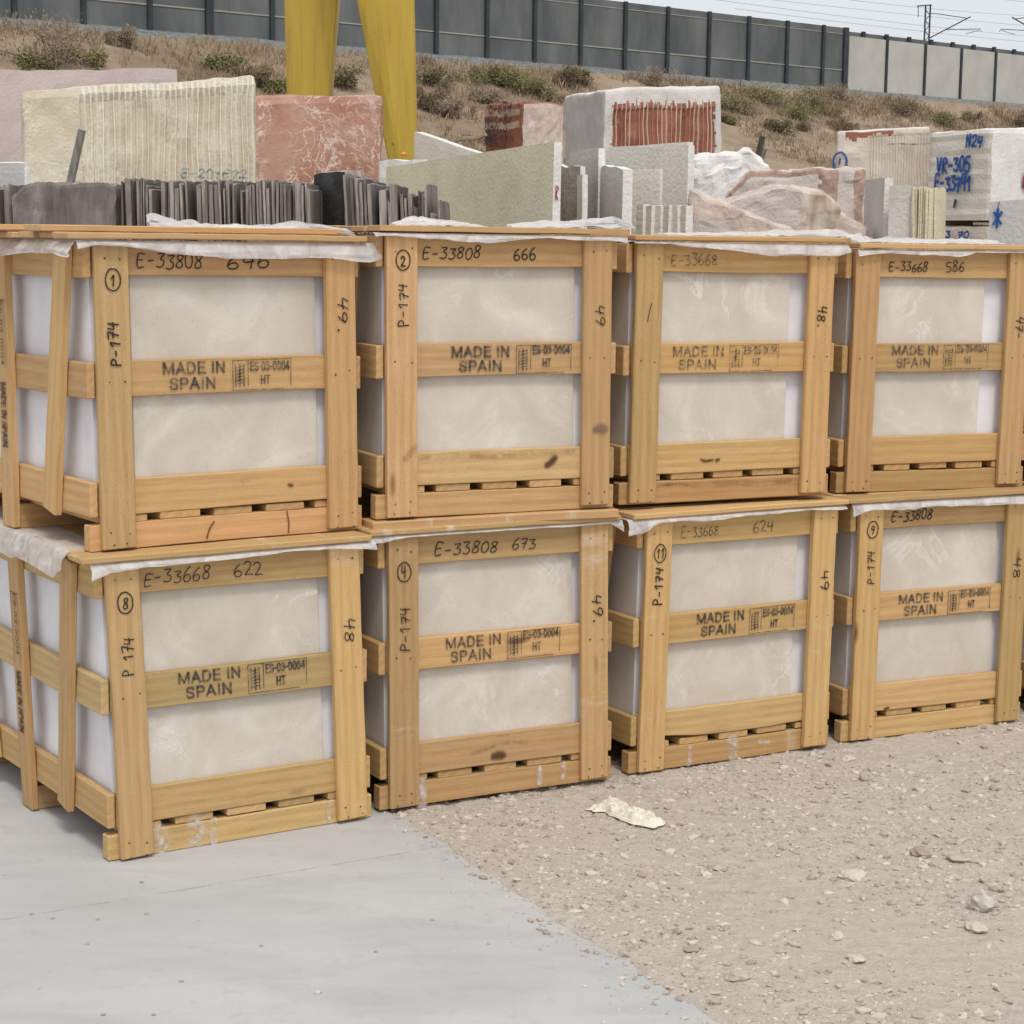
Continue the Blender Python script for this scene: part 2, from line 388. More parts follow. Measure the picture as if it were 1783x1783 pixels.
class Ink:
    """collects flat pen strokes and printed type in a (u, v) plane"""
    def __init__(s): s.v = []; s.f = []; s.ly = []; s.k = 0
    def stroke(s, pts, wd, sm=True):
        if sm: pts = smooth_line(pts)
        L = []
        for i, p in enumerate(pts):
            a = pts[max(i-1, 0)]; b = pts[min(i+1, len(pts)-1)]
            d = Vector((b[0]-a[0], b[1]-a[1]))
            if d.length < 1e-9: d = Vector((1, 0))
            d.normalize(); n = Vector((-d.y, d.x))*wd*.5*random.uniform(.8, 1.15)
            q = Vector(p)
            if i == 0: q -= d*wd*.4
            if i == len(pts)-1: q += d*wd*.4
            L.append((q+n, q-n))
        o = len(s.v)
        for a, b in L: s.v += [tuple(a), tuple(b)]
        s.k += 1; s.ly += [s.k % 7]*(2*len(L))
        for i in range(len(L)-1): s.f.append((o+2*i, o+2*i+1, o+2*i+3, o+2*i+2))
    def soft(s, pts, wd):
        """a stain: a strip that fades out at its rims and ends"""
        pts = smooth_line(pts, 6) if len(pts) > 2 else [(pts[0][0]+(pts[1][0]-pts[0][0])*i/8, pts[0][1]+(pts[1][1]-pts[0][1])*i/8) for i in range(9)]
        P = [Vector(p) for p in pts]; d0 = (P[0]-P[1]).normalized(); d1 = (P[-1]-P[-2]).normalized()
        P = [P[0]+d0*wd*.5, P[0]+d0*wd*.3] + P + [P[-1]+d1*wd*.3, P[-1]+d1*wd*.5]; N = len(P); o = len(s.v)
        s.fade = getattr(s, 'fade', [])
        for i, p in enumerate(P):
            d = (P[min(i+1, N-1)]-P[max(i-1, 0)]).normalized(); n = Vector((-d.y, d.x)); e = [.12, .75][i] if i < 2 else ([.75, .12][i-N+2] if i >= N-2 else 1)
            w_ = wd*(.35+.65*e)*random.uniform(.85, 1.15)
            for c, fd in ((-.5, 0), (-.36, .35), (-.18, .85), (0, 1), (.18, .85), (.36, .35), (.5, 0)):
                q = p+n*w_*c; s.v.append(tuple(q)); s.fade.append(fd*(e if i in (1, N-2) else (0 if i in (0, N-1) else 1)))
        s.ly += [0]*(7*N)
        for i in range(N-1):
            for j in range(6): a = o+i*7+j; s.f.append((a, a+1, a+8, a+7))
    def text(s, txt, u, v, width, h, wd, rot=0, jit=.05):
        """rot 0 reads to the right, 1 reads upward, -1 reads downward; width is the run of the whole word"""
        adv = width/len(txt); s0 = random.uniform(-.10, .24); drift = random.uniform(-.10, .12)*h; wd *= random.uniform(.85, 1.2)
        for k, ch in enumerate(txt):
            j = random.uniform(-jit, jit)*1.6*h+drift*k/len(txt); sc = random.uniform(.84, 1.12); sl = s0+random.uniform(-.08, .1)
            for st in G.get(ch, []):
                P = []
                for (x, y) in st:
                    a = k*adv + (x/.62+sl*y)*adv*.86; b = (y*sc)*h + j
                    P.append((u+a, v+b) if rot == 0 else ((u-b, v+a) if rot == 1 else (u+b, v-a)))
                s.stroke(P, wd)
    def ring(s, u, v, ru, rv, wd):
        ph = random.uniform(0, 6)
        s.stroke([(u+ru*math.cos(ph+a*.35)*random.uniform(.96, 1.04), v+rv*math.sin(ph+a*.35)*random.uniform(.97, 1.03)) for a in range(19)], wd)
    def type(s, txt, u, v, width, h, wd=None):
        """plain sans capitals cut from even strokes, like a stencil"""
        wd = wd or h*.205; adv = width/sum(BW.get(c, .62) for c in txt); x = u
        for ch in txt:
            w_ = BW.get(ch, .62)*adv
            for st in BL.get(ch, []):
                P = [(x+(.12+.76*a)*w_, v+wd*.45+b*(h-wd*.9)) for a, b in st]
                s.stroke(P, wd, len(st) > 5)
            x += w_
    def build(s, name, mat, parent, fn):
        """fn maps (u, v) into the space of the parent's own parent"""
        P = [Vector(fn(*p)) for p in s.v]; q0, q1, q2 = Vector(fn(0, 0)), Vector(fn(.1, 0)), Vector(fn(0, .1))
        n = (q1-q0).cross(q2-q0).normalized()*.00012
        o = from_data(name, [p+n*l for p, l in zip(P, s.ly)], s.f, mat, parent)
        if getattr(s, 'fade', None):
            at_ = o.data.attributes.new('fade', 'FLOAT', 'POINT'); at_.data.foreach_set('value', s.fade)
        if parent is not None: o.matrix_parent_inverse = parent.matrix_basis.inverted()
        return o

# ------------------------------------------------------------------ boards
def board_bm(lx, ly, lz, bow=.0, bev=.0025, wane=0):
    bm = bmesh.new(); bmesh.ops.create_cube(bm, size=1)
    for v in bm.verts: v.co = Vector((v.co.x*lx, v.co.y*ly, v.co.z*lz))
    bmesh.ops.bevel(bm, geom=bm.edges[:], offset=bev*random.uniform(.7, 1.5), segments=1, affect='EDGES')
    n = max(3, int(lx/.08))
    for i in range(1, n):
        g = bm.verts[:]+bm.edges[:]+bm.faces[:]
        bmesh.ops.bisect_plane(bm, geom=g, plane_co=(-lx/2+lx*i/n, 0, 0), plane_no=(1, 0, 0))
    ph = random.uniform(0, 6); sd = random.uniform(0, 90)
    for v in bm.verts:
        k = v.co.x/lx*2
        v.co.y += bow*(1-k*k)*.4
        v.co.z += bow*math.sin(k*2.1+ph)*.7
        v.co.y += .0008*nz((v.co.x, v.co.y, v.co.z), 9, sd)
        v.co.z += .0016*nz((v.co.x, 0, v.co.z), 7, sd+5)
        if wane and v.co.z < 0:
            t = (v.co.x+lx/2)/lx
            v.co.z += wane*max(0, 1-((t-.02)/.32))**1.3 + .25*wane*max(0, math.sin(t*9))
    return bm
ROTM = {'x': Matrix.Identity(3), 'y': Matrix.Rotation(R(90), 3, 'Z'), 'z': Matrix.Rotation(R(-90), 3, 'Y')}
def board(name, parent, mn, mx, axis, tint=(1, 1, 1), dust=0.0, lean=0.0, tilt=0.0, nails=(), nface='front', bow=None, wane=0, roll=0.0):
    """one plank given by its corners in the crate's space; its long axis is the mesh's own x"""
    mn, mx = Vector(mn), Vector(mx); d = mx-mn; c = (mn+mx)/2
    ax = 'xyz'.index(axis)
    dims = {'x': (d.x, d.y, d.z), 'y': (d.y, d.x, d.z), 'z': (d.z, d.y, d.x)}[axis]
    bm = board_bm(*dims, bow=random.uniform(-.003, .003) if bow is None else bow, wane=wane)
    for f in bm.faces: f.material_index = 0
    for (a, b) in nails:          # along the length, across the width, metres from the middle
        rr = random.uniform(.0022, .0034); a += random.uniform(-.006, .006); b += random.uniform(-.006, .006)
        vs = []
        for k in range(7):
            an = k*2*math.pi/7
            if nface == 'front': vs.append(bm.verts.new((a+rr*math.cos(an), -dims[1]/2-.0022, b+rr*math.sin(an))))
            else: vs.append(bm.verts.new((a+rr*math.cos(an), b+rr*math.sin(an), dims[2]/2+.0022)))
        f = bm.faces.new(vs if nface != 'front' else vs); f.material_index = 1
    o = from_bm(name, bm, [WOOD, NAIL], parent)
    M = ROTM[axis]
    if lean and axis == 'z': M = Matrix.Rotation(lean, 3, 'Y') @ M
    if tilt: M = Matrix.Rotation(tilt, 3, 'X') @ M
    if roll: M = Matrix.Rotation(roll, 3, 'Y') @ M
    c = c + Vector((lean*c.z, 0, 0))
    o.matrix_basis = Matrix.Translation(c) @ M.to_4x4()
    k = random.uniform(.95, 1.04); tw_ = random.uniform(-.035, .035); tint = [(1+(q-1)*.8)*(1+s_*tw_) for q, s_ in zip(tint, (.4, -.3, -1.6))]
    o.color = (tint[0]*k, tint[1]*k, tint[2]*k, 1-dust)
    return o

# ------------------------------------------------------------------ crates
ZT, ZMT, ZMB, ZBT, ZBB = .784, .5455, .4415, .2045, .1014     # rail heights
RT_TOP, LID0, LID1 = .8840, .8885, .9060
PW, DEP = .102, 1.32
FILMS = []
def crate(key, label, pos, yaw, lean, sc, tint, strips, txt, lid=(-.07, .035, .02), hi=True, extra_lid=0, lid_rest=None, wane=0, dusty=0.0, skid_tint=None, my=.66):
    W = .80*(1+sc)
    root = empty('tile_crate', pos, yaw)
    tag(root, label, 'crate', 'wooden crates of marble tiles stacked two high')
    kw = dict(tint=tint, lean=lean)
    tw = lambda: tuple(t*random.uniform(.95, 1.05) for t in tint)
    posts = []
    th = .021
    for i, x in enumerate((0, W-PW)):
        nl = []
        for a in (-.45+.02, -.45+.055, -.01+.5-.445+.0, .39):
            for b in (-.026, .024): nl.append((a, b))
        z0 = .006 if i == 0 else .03
        if i: z0 = .012
        p = board('post', root, (x, 0, z0), (x+PW, th, .8835), 'z', tint=tw(), lean=lean, nails=nl, dust=dusty*.5)
        posts.append(p)
        board('post', root, (x, DEP-th, 0.008), (x+PW, DEP, .8835), 'z', tint=tw(), lean=lean)
    rails = {}
    for nm, z0, z1 in (('top', ZT, RT_TOP), ('mid', ZMB, ZMT), ('bot', ZBB, ZBT)):
        rails[nm] = board('front_rail', root, (.002, th+.001, z0), (W-.002, th+.022, z1), 'x', tint=tw(), lean=lean, wane=wane if nm == 'bot' else 0, dust=0)
        board('back_rail', root, (.002, DEP-th-.022, z0), (W-.002, DEP-th-.001, z1), 'x', tint=tw(), lean=lean)
        for s in (0, 1):
            x0 = -.0265 if s == 0 else W+.0025
            e = random.uniform(-.004, .004)
            board('side_rail', root, (x0, th+.001+e, z0-.004), (x0+.024, DEP-th-.002, z1-.006), 'y', tint=tw(), lean=lean)
    # pallet: three skids along the front, deck boards running back
    st = skid_tint or tint
    for y0 in (th+.0015, my-.03, DEP-th-.07):
        sk = board('skid', root, (-.03, y0, 0), (W+.026, y0+.045, .0755), 'x', tint=tuple(t*random.uniform(.92, 1.04) for t in st), lean=lean, dust=dusty*.6 if y0 < .1 else 0)
        if y0 < .1: skid0 = sk
    n = 5; pit = (W+.03)/n
    for k in range(n):
        a = -.02+pit*k; g = random.uniform(.034, .05)
        board('deck_board', root, (a+g*.5+.012, th+.004+random.uniform(0, .006), .0765), (a+pit-g*.5+.012, DEP-th-.01, .0998), 'y', tint=tuple(t*.97 for t in tint), lean=lean)
    # side stiles: an upright in the middle of each long side, a brace leaning to each end
    for s in (0, 1):
        x0 = -.0505 if s == 0 else W+.0275
        sp = board('side_post', root, (x0, my-.045, .004), (x0+.0225, my+.045, .8835), 'z', tint=tw(), lean=lean, nface='side')
        if s == 0: sidep = sp
        for yb, yt in ((.335+my-.66, .185+my-.66), (.985, 1.135)):
            L = .80; cy = (yb+yt)/2
            board('brace', root, (x0, cy-.045, .083), (x0+.0225, cy+.045, .8835), 'z', tint=tw(), lean=lean, tilt=-math.atan2(yt-yb, L))
    # lid planks
    l0, l1, fo = lid
    wl = .115; y = -fo; k = 0; rl = random.uniform(-.002, .002)
    while y < DEP-.02:
        wd = random.uniform(.10, .125)
        z0 = LID0 + random.uniform(0, .0015)
        xa = (l0 if (lid_rest is None or k == 0) else lid_rest) + (random.uniform(-.01, .015) if k else 0)
        board('lid_board', root, (xa, y, z0), (W+l1+random.uniform(-.01, .01)*(k > 0), min(y+wd, DEP+.02), z0+.0175), 'x', tint=tuple(t*1.02 for t in tint), lean=lean, bow=random.uniform(-.002, .002), dust=dusty)
        y += wd+random.uniform(.008, .02); k += 1
    zz = LID0+.0205
    for q in range(extra_lid):        # loose planks lying on the lid
        x0 = -.12-.15*q; ya = .12+.28*q
        board('lid_board', root, (x0, ya, zz), (W+.02-.12*q, ya+.13, zz+.018), 'x', tint=tuple(t*1.05 for t in tint), bow=.001)
        zz += .0005
    # content: marble tiles in a foam wrap (a thing of its own, it sits inside)
    c = empty('marble_tiles', pos, yaw)
    tag(c, txt['tiles'], 'tiles', 'packs of marble tiles inside the crates')
    a, b = strips
    bm = bmesh.new(); bmesh.ops.create_cube(bm, size=1)
    tl = Vector((W-2*PW-a-b+.0, .014, .73)); cx = (PW+a+W-PW-b)/2
    ext0 = .05 if a == 0 else 0; ext1 = .05 if b == 0 else 0
    for v in bm.verts: v.co = Vector((v.co.x*(tl.x+ext0+ext1), v.co.y*tl.y, v.co.z*tl.z))
    bmesh.ops.bevel(bm, geom=bm.edges[:], offset=.0015, segments=1, affect='EDGES')
    o = from_bm('front_tile', bm, MARBLE, c); o.location = (cx+(ext1-ext0)/2+lean*.47, .0545, .472)
    o.rotation_euler = (0, lean+random.uniform(-.004, .004), 0)
    vs = []; fs = []
    nx, ny, nzq = 10, 26, 14
    def wrap(side):
        o0 = len(vs)
        cnt = ny if side != 'f' else nx
        for i in range(cnt+1):
            for j in range(nzq+1):
                z = .106+.752*j/nzq; f = i/cnt
                if side == 'f': p = Vector((.008+(W-.016)*f, .064, z))
                elif side == 'b': p = Vector((W-.008-(W-.016)*f, DEP-.062, z))
                elif side == 'l': p = Vector((.008, DEP-.062-(DEP-.126)*f, z))
                else: p = Vector((W-.008, .064+(DEP-.126)*f, z))
                if side in 'lr' and 0 < i < cnt:
                    q = .010*abs(nz((0, p.y, p.z*.35), 9, pos[0]*5))+.006*abs(nz((0, p.y, p.z), 5, 3))
                    p.x += q if side == 'l' else -q
                p.x += lean*p.z
                vs.append(p)
        for i in range(cnt):
            for j in range(nzq):
                q = o0+i*(nzq+1)+j; fs.append((q, q+nzq+1, q+nzq+2, q+1))
    for s_ in 'frbl': wrap(s_)
    nf = nx*nzq; ns2 = ny*nzq
    o = from_data('foam_wrap', vs, fs, [FOAM, FOAM_SHADE], c, True, [0]*nf+[0 if key[1] == '1' else 1]*ns2+[0]*ns2+[0 if key[1] == '1' else 1]*ns2)
    # ---------------- writing
    yF = -.0032; yR = th+.001-.0032
    fr = lambda u, v: (u+lean*v, yF, v)
    rr = lambda u, v: (u+lean*v, yR, v)
    if txt.get('circle'):
        zc = txt['zc']; cs = txt['circle']; ink = Ink()
        ink.ring(.052, zc, .023, .031, .0042)
        ink.text(cs, .052-.008*len(cs), zc-.017, .018*len(cs), .034, .0045)
        ink.build('circled_number', PEN, posts[0], fr)
    if txt.get('p'):
        z0, z1 = txt['pz']; ink = Ink(); ink.text(txt['p'], .068, z0, z1-z0, .032, .0044, rot=1)
        ink.build('handwriting', PEN, posts[0], fr)
    if txt.get('tick'):
        ink = Ink(); ink.stroke([(.045, .62), (.05, .65), (.058, .68)], .003); ink.build('pen_tick', PEN, posts[0], fr)
    if txt.get('r'):
        ink = Ink(); z1, z0 = txt['rz']; ink.text(txt['r'], W-PW+.038, z1, z1-z0, .034, .0042, rot=-1)
        ink.build('handwriting', PEN, posts[1], fr)
    for (s_, xa, xb, hh) in txt['top']:
        ink = Ink(); ink.text(s_, xa, ZT+.024, xb-xa, hh*.92, .0038)
        ink.build('handwriting', PENF if txt.get('faint') else PEN, rails['top'], rr)
    for nm_, mat_, where, pts_, wd_ in MARKS.get(key, []):
        ink = Ink(); ink.soft(pts_, wd_*1.5)
        tgt = {'bot': rails['bot'], 'post': posts[0], 'rpost': posts[1], 'skid': skid0}[where]
        ink.build(nm_, mat_, tgt, rr if where in ('bot', 'skid') else fr)
    if not txt.get('stamp'): return root, W, lean
    ink = Ink(); x0 = txt['stamp']; zm = ZMB+.004+random.uniform(-.002, .003); sw = random.uniform(.0065, .0088)
    ink.type('MADE IN', x0, zm+.054, .205, .037, sw); ink.type('SPAIN', x0+.022+random.uniform(-.005, .005), zm+.009, .152, .037, sw)
    bx = x0+.228
    for A_, B_ in (((bx, zm+.002), (bx, zm+.090)), ((bx, zm+.090), (bx+.196, zm+.092)), ((bx, zm+.002), (bx+.17, zm+.003)), ((bx+.194, zm+.014), (bx+.196, zm+.092)), ((bx+.050, zm+.016), (bx+.051, zm+.088))):
        ink.stroke([A_, B_], .003, False)
    for q in range(3): ink.stroke([(bx+.013+.014*q-.004, zm+.014), (bx+.013+.014*q-.004, zm+.078)], .0042 if q != 1 else .006, False)
    for q in range(6): ink.stroke([(bx+.014, zm+.02+.010*q), (bx+.036, zm+.024+.010*q)], .0032, False)
    yo = random.uniform(-.002, .004); ink.type('ES-03-0004', bx+.057, zm+.058+yo, .134, .029, sw*.72); ink.type('HT', bx+.092, zm+.017+yo, .032, .029, sw*.72)
    ink.build('stencil_stamp', STAMPF if txt.get('sfaint') else STAMP, rails['mid'], rr)
    # stencil running down the middle upright of the left side
    if txt.get('sidestamp'):
        ink = Ink(); ink.type('ES-03-0004', 0, .030, .20, .024); ink.type('MADE IN SPAIN', .25, .018, .20, .040)
        ink.stroke([(0, .006), (0, .07)], .004, False); ink.stroke([(0, .07), (.23, .07)], .003, False); ink.stroke([(0, .008), (.23, .008)], .003, False)
        fn = lambda u, v: (-.0505-.0030+lean*(.70-u), my+.045-v-.008, .70-u)
        ink.build('stencil_stamp', STAMP, sidep, fn)
    root['W'] = W
    return root, W, lean

def soft_ink(name, col, lo, hi, scale, top=.8):
    t = NT(name); v = t.coord(); f = t.noise(v, scale, 5, .65); t.base(col, .85, .15)
    tr = t.n('ShaderNodeBsdfTransparent'); mx = t.n('ShaderNodeMixShader')
    fa = t.n('ShaderNodeAttribute', attribute_name='fade')
    t.l(t.math('MULTIPLY', fa.outputs['Fac'], t.ramp(f, [(lo, (0, 0, 0)), (hi, (top, top, top))])), mx.inputs[0]); t.l(tr.outputs[0], mx.inputs[1]); t.l(t.b.outputs[0], mx.inputs[2])
    t.l(mx.outputs[0], t.out.inputs[0]); return t.m
KNOT = soft_ink('dark_knot', (.10, .05, .022), .20, .45, 60, .92)
BSTAIN = soft_ink('brown_wood_stain', (.25, .14, .062), .36, .75, 30, .5)
DUST = soft_ink('white_dust_streak', (.68, .64, .59), .36, .62, 40, .85)
HOLE = soft_ink('grey_knot_hole', (.20, .145, .095), .1, .3, 60, .7)
MARKS = {
 'B2': [('wood_knot', KNOT, 'bot', [(.384, .130), (.398, .132), (.410, .130)], .026), ('wood_knot', BSTAIN, 'bot', [(.30, .15), (.36, .158), (.42, .172), (.5, .165)], .012), ('wood_knot', BSTAIN, 'bot', [(.395, .196), (.43, .196)], .008),
        ('dust_streak', DUST, 'skid', [(.118, .008), (.12, .04), (.118, .072)], .03), ('dust_streak', DUST, 'skid', [(.55, .02), (.552, .07)], .018), ('dust_streak', DUST, 'skid', [(.64, .03), (.642, .072)], .02)],
 'T2': [('wood_knot', KNOT, 'bot', [(.565, .15), (.578, .158), (.59, .17)], .020), ('wood_stain', BSTAIN, 'bot', [(.12, .19), (.25, .192), (.4, .186), (.66, .192)], .018), ('wood_stain', BSTAIN, 'post', [(.06, .19), (.095, .225)], .02),
        ('wood_knot', HOLE, 'rpost', [(.735, .263), (.745, .265), (.755, .263)], .030)],
 'T3': [('water_stain', BSTAIN, 'skid', [(.12, .060), (.2, .066), (.28, .048), (.4, .052), (.52, .044), (.6, .050), (.68, .046)], .010), ('water_stain', BSTAIN, 'skid', [(.12, .066), (.3, .064), (.5, .060), (.68, .062)], .012), ('wood_knot', KNOT, 'bot', [(.285, .145), (.30, .140), (.33, .142)], .008), ('wood_knot', KNOT, 'bot', [(.345, .140), (.355, .143)], .010)],
 'T1': [('wood_crack', KNOT, 'skid', [(.335, .012), (.345, .04), (.36, .06)], .005), ('wood_crack', KNOT, 'skid', [(.61, .01), (.612, .04), (.606, .074)], .005), ('wood_knot', BSTAIN, 'bot', [(.455, .178), (.47, .176)], .014), ('wood_knot', KNOT, 'bot', [(.615, .155), (.625, .153)], .009)],
 'B1': [('dust_streak', DUST, 'skid', [(.135, .004), (.14, .035), (.13, .07)], .036), ('dust_streak', DUST, 'skid', [(.24, .012), (.25, .04), (.245, .07)], .05), ('dust_streak', DUST, 'skid', [(.30, .01), (.305, .07)], .022), ('dust_streak', DUST, 'skid', [(.695, .006), (.69, .04), (.70, .073)], .012)],
 'B3': [('dust_streak', DUST, 'skid', [(.405, .01), (.41, .04), (.40, .07)], .036), ('dust_streak', DUST, 'skid', [(.22, .01), (.222, .06)], .02), ('dust_streak', DUST, 'skid', [(.52, .05), (.56, .045)], .014)],
 'B4': [('wood_knot', KNOT, 'bot', [(.16, .108), (.175, .110)], .010)],
}
TX = {
 'T1': dict(circle='1', zc=.775, p='P-174', pz=(.53, .66), r='49.', rz=(.725, .595), top=[('E-33808', .135, .345, .045), ('646', .42, .57, .045)], stamp=.205, sfaint=0, sidestamp=1),
 'T2': dict(circle='2', zc=.803, p='P-174', pz=(.60, .735), r='49', rz=(.665, .595), top=[('E-33808', .125, .325, .040), ('666', .438, .52, .040)], stamp=.222),
 'T3': dict(tick=1, r='48.', rz=(.67, .585), top=[('E-33668', .142, .325, .040)], stamp=.156, faint=1, sfaint=1),
 'T4': dict(r='47-', rz=(.645, .56), top=[('E-33668', .150, .318, .036), ('586', .396, .48, .040)], stamp=.177, sfaint=1),
 'B1': dict(circle='8', zc=.766, p='P 174', pz=(.552, .667), r='48', rz=(.652, .572), top=[('E-33668', .120, .332, .044), ('622', .405, .505, .040)], stamp=.209, sidestamp=1),
 'B2': dict(circle='4', zc=.767, p='P-174', pz=(.512, .66), r='49.', rz=(.642, .53), top=[('E-33808', .168, .398, .040), ('673', .448, .54, .040)], stamp=.204),
 'B3': dict(circle='11', zc=.764, p='P-174', pz=(.585, .717), r='49', rz=(.652, .575), top=[('E-33668', .150, .31, .038), ('624', .454, .546, .042)], stamp=.227, faint=1),
 'B4': dict(circle='9', zc=.788, p='P-174', pz=(.585, .712), r='48', rz=(.647, .56), top=[('E-33808', .148, .334, .040)], stamp=.197),
 'T5': dict(top=[]), 'B5': dict(top=[]),
}
tile_lb = {'T1': 'beige polished marble tiles behind the boards of the crate marked circled 1', 'T2': 'beige marble tiles with cloudy white veins in the crate marked circled 2',
 'T3': 'beige tiles with white foam strip, in upper crate of the third stack', 'T4': 'beige marble tiles with the widest white foam strip, in the upper crate numbered 586',
 'B1': 'tan marble tiles with bright white cracks in the crate marked circled 8', 'B2': 'beige marble tiles behind the knotty bottom board of the crate marked circled 4',
 'B3': 'beige marble tiles with foam on both edges in the crate marked circled 11', 'B4': 'beige marble tiles in the crate marked circled 9',
 'T5': 'foam wrapped tiles in the cut off upper crate at the right edge', 'B5': 'foam wrapped tiles in the cut off lower crate at the right edge'}
for k in TX: TX[k]['tiles'] = tile_lb[k]
CR = {}
def add(key, label, p, **kw):
    x, y, z, yaw, lean, sc = p
    CR[key] = (crate(key, label, (x, y, z), yaw, lean, sc, kw.pop('tint'), kw.pop('strips'), TX[key], **kw), (x, y, z), yaw)
add('B1', 'lower pine crate marked circled 8 with number 622, on the concrete at left', (-1.123, 5.4637, 0.001, .5808, -.0398, .0239), tint=(.98, .98, .90), strips=(.018, .022), dusty=.75, lid=(-.075, .035, .02), lid_rest=-.05)
add('B2', 'lower pine crate marked circled 4 with a dark knot in its bottom board', (-.3706, 5.9812, .010, .5009, -.0163, .0053), tint=(.93, .91, .84), strips=(0, .012), dusty=.8)
add('B3', 'lower pine crate marked circled 11 with a wavy bottom board edge', (.4468, 6.4674, 0.003, .5159, .0155, .0114), tint=(1.0, .97, .87), strips=(.018, .035), wane=.022, dusty=.5)
add('B4', 'lower pine crate marked circled 9 with a slotted base, fourth from left on the gravel', (1.2549, 6.9539, 0.0, .4409, .0087, -.0348), tint=(1.0, .98, .88), strips=(.02, .012), dusty=.15)
add('B5', 'cut off lower crate at the right edge, beside the crate marked circled 9', (2.10, 7.36, 0.0, .44, 0, -.03), tint=(1, .97, .88), strips=(.02, .02))
add('T1', 'upper pine crate marked circled 1, leftmost, with extra planks on its lid', (-1.1658, 5.4911, .9097, .6203, -.0169, .0592), tint=(1.05, .98, .96), strips=(.022, .014), lid=(-.085, .03, .025), extra_lid=3, dusty=.1, my=.60)
add('T2', 'upper pine crate marked circled 2 with number 666 and a dark stained post foot', (-.3874, 5.9871, .9424, .4468, -.0058, -.0198), tint=(1.0, .95, .90), strips=(0, .012), lid=(-.03, .05, .02))
add('T3', 'upper pine crate with only number 33668 showing and a water stained base board', (.3974, 6.5127, .9263, .437, .0107, -.0155), tint=(1.02, .95, .84), strips=(0, .05), lid=(-.02, .05, .02), skid_tint=(.92, .74, .66))
add('T4', 'upper pine crate with number 586 and no circle, fourth from left', (1.2167, 7.0307, .9089, .389, .0104, -.0408), tint=(1.0, .93, .83), strips=(0, .075), lid=(0, .05, .02))
add('T5', 'cut off upper crate at the right edge, beside the crate numbered 586', (2.06, 7.40, .9089, .40, 0, -.03), tint=(1, .94, .85), strips=(.02, .02))

# packing board under the second upper crate, bright and dusty
for (key, x0, x1, th_) in (('T2', -.05, .82, .030),):
    (root, W, lean), p, yaw = CR[key]
    o = board('spacer_plank', None, (x0, -.004, -.0325), (x1, .10, -.0035), 'x', tint=(1.16, 1.06, 1.02), dust=.6)
    mb = o.matrix_basis.copy(); o.matrix_basis = Matrix.Translation(p) @ Matrix.Rotation(yaw, 4, 'Z') @ mb
    tag(o, 'pale dusty plank wedged between the crates marked circled 2 and circled 4', 'plank')

# ------------------------------------------------------------------ plastic film over the crate tops
def film(key, label, drop, x0, x1, left=0, puff=.012, top=.10, seed=0, corner=None, z=RT_TOP+.0012, over=False, lidx=-.07):
    """sheet lying on the top rail under the lid and hanging over the front edge; drop = [(x, hang)]"""
    (root, W, lean), pos, yaw = CR[key]
    def dr(x):
        for (a, b), (c, d) in zip(drop, drop[1:]):
            if a <= x <= c: return b+(d-b)*(x-a)/(c-a)
        return drop[0][1] if x < drop[0][0] else drop[-1][1]
    nx = int((x1-x0)/.008); prof = 12; vs = []; fs = []
    for i in range(nx+1):
        x = x0+(x1-x0)*i/nx
        h = max(.006, dr(x)*.80+.007*nz((x, 0, 0), 7, seed)+.002*nz((x, 1, 0), 30, seed))
        for j in range(prof+1):
            if j < 4:
                y = top*(1-j/3.0)-.006; zz = z + (.0008 if j else 0)
            else:
                t = (j-3)/(prof-3)
                y = -.0075-puff*math.sin(t*1.9)-.006*t*(1+nz((x, t*2, 2), 9, seed)) - .004*abs(nz((x*.6+zz*1.5, t, 1), 22, seed))
                zz = z-h*t
            sx = .012*nz((x, zz*3, 5), 8, seed)*(j > 3)
            vs.append((x+sx+lean*zz, y, zz))
    for i in range(nx):
        for j in range(prof):
            q = i*(prof+1)+j; fs.append((q, q+prof+1, q+prof+2, q+1))
    if left:       # the same sheet hanging down the left long side; over the planks when `over`
        o0 = len(vs); ny = 150; zl = (LID1+.0015) if over else z; xe = (lidx-.006) if over else -.056
        for i in range(ny+1):
            y = (.115 if over else -.02)+(DEP-.10)*i/ny
            h = left*(.80+.50*nz((0, y, 0), 3.5, seed+3)+.10*nz((0, y, 2), 13, seed))+.012
            if over and i < 8: h *= .75+.03*i
            for j in range(prof+1):
                if j < 5: x = xe+.14*(1-j/4.0); zz = zl+(.002*abs(nz((x, y, 0), 20, seed)) if 0 < j < 4 else 0)
                else:
                    t = (j-4)/(prof-4)
                    x = xe-.004-.016*math.sin(t*1.8)-.012*t*(1+nz((0, y, t), 6, seed))-.005*abs(nz((t, y, 1), 20, seed)); zz = zl-h*t
                vs.append((x+lean*zz, y, zz))
        for i in range(ny):
            for j in range(prof):
                q = o0+i*(prof+1)+j; fs.append((q, q+1, q+prof+2, q+prof+1))
    o = from_data('plastic_film', vs, fs, FILM, None, True)
    o.location = pos; o.rotation_euler = (0, 0, yaw)
    tag(o, label, 'plastic film', 'torn plastic sheets over the crates'); return o
film('T1', 'milky plastic film hanging over the front of the crate marked circled 1', [(-.06, .035), (.0, .02), (.1, .028), (.28, .05), (.40, .062), (.62, .060), (.75, .055), (.88, .075), (.93, .06)], -.06, .92, left=.045, seed=1)
film('T2', 'plastic film sagging under the lid of the crate marked circled 2', [(-.05, .012), (.05, .016), (.2, .028), (.33, .036), (.42, .026), (.55, .014), (.7, .022), (.83, .028)], -.05, .83, seed=2, puff=.008)
film('T3', 'plastic film drooping under the lid of the upper crate with water stained base', [(-.03, .006), (.1, .012), (.3, .030), (.5, .048), (.65, .056), (.78, .045), (.84, .03)], -.02, .83, seed=3)
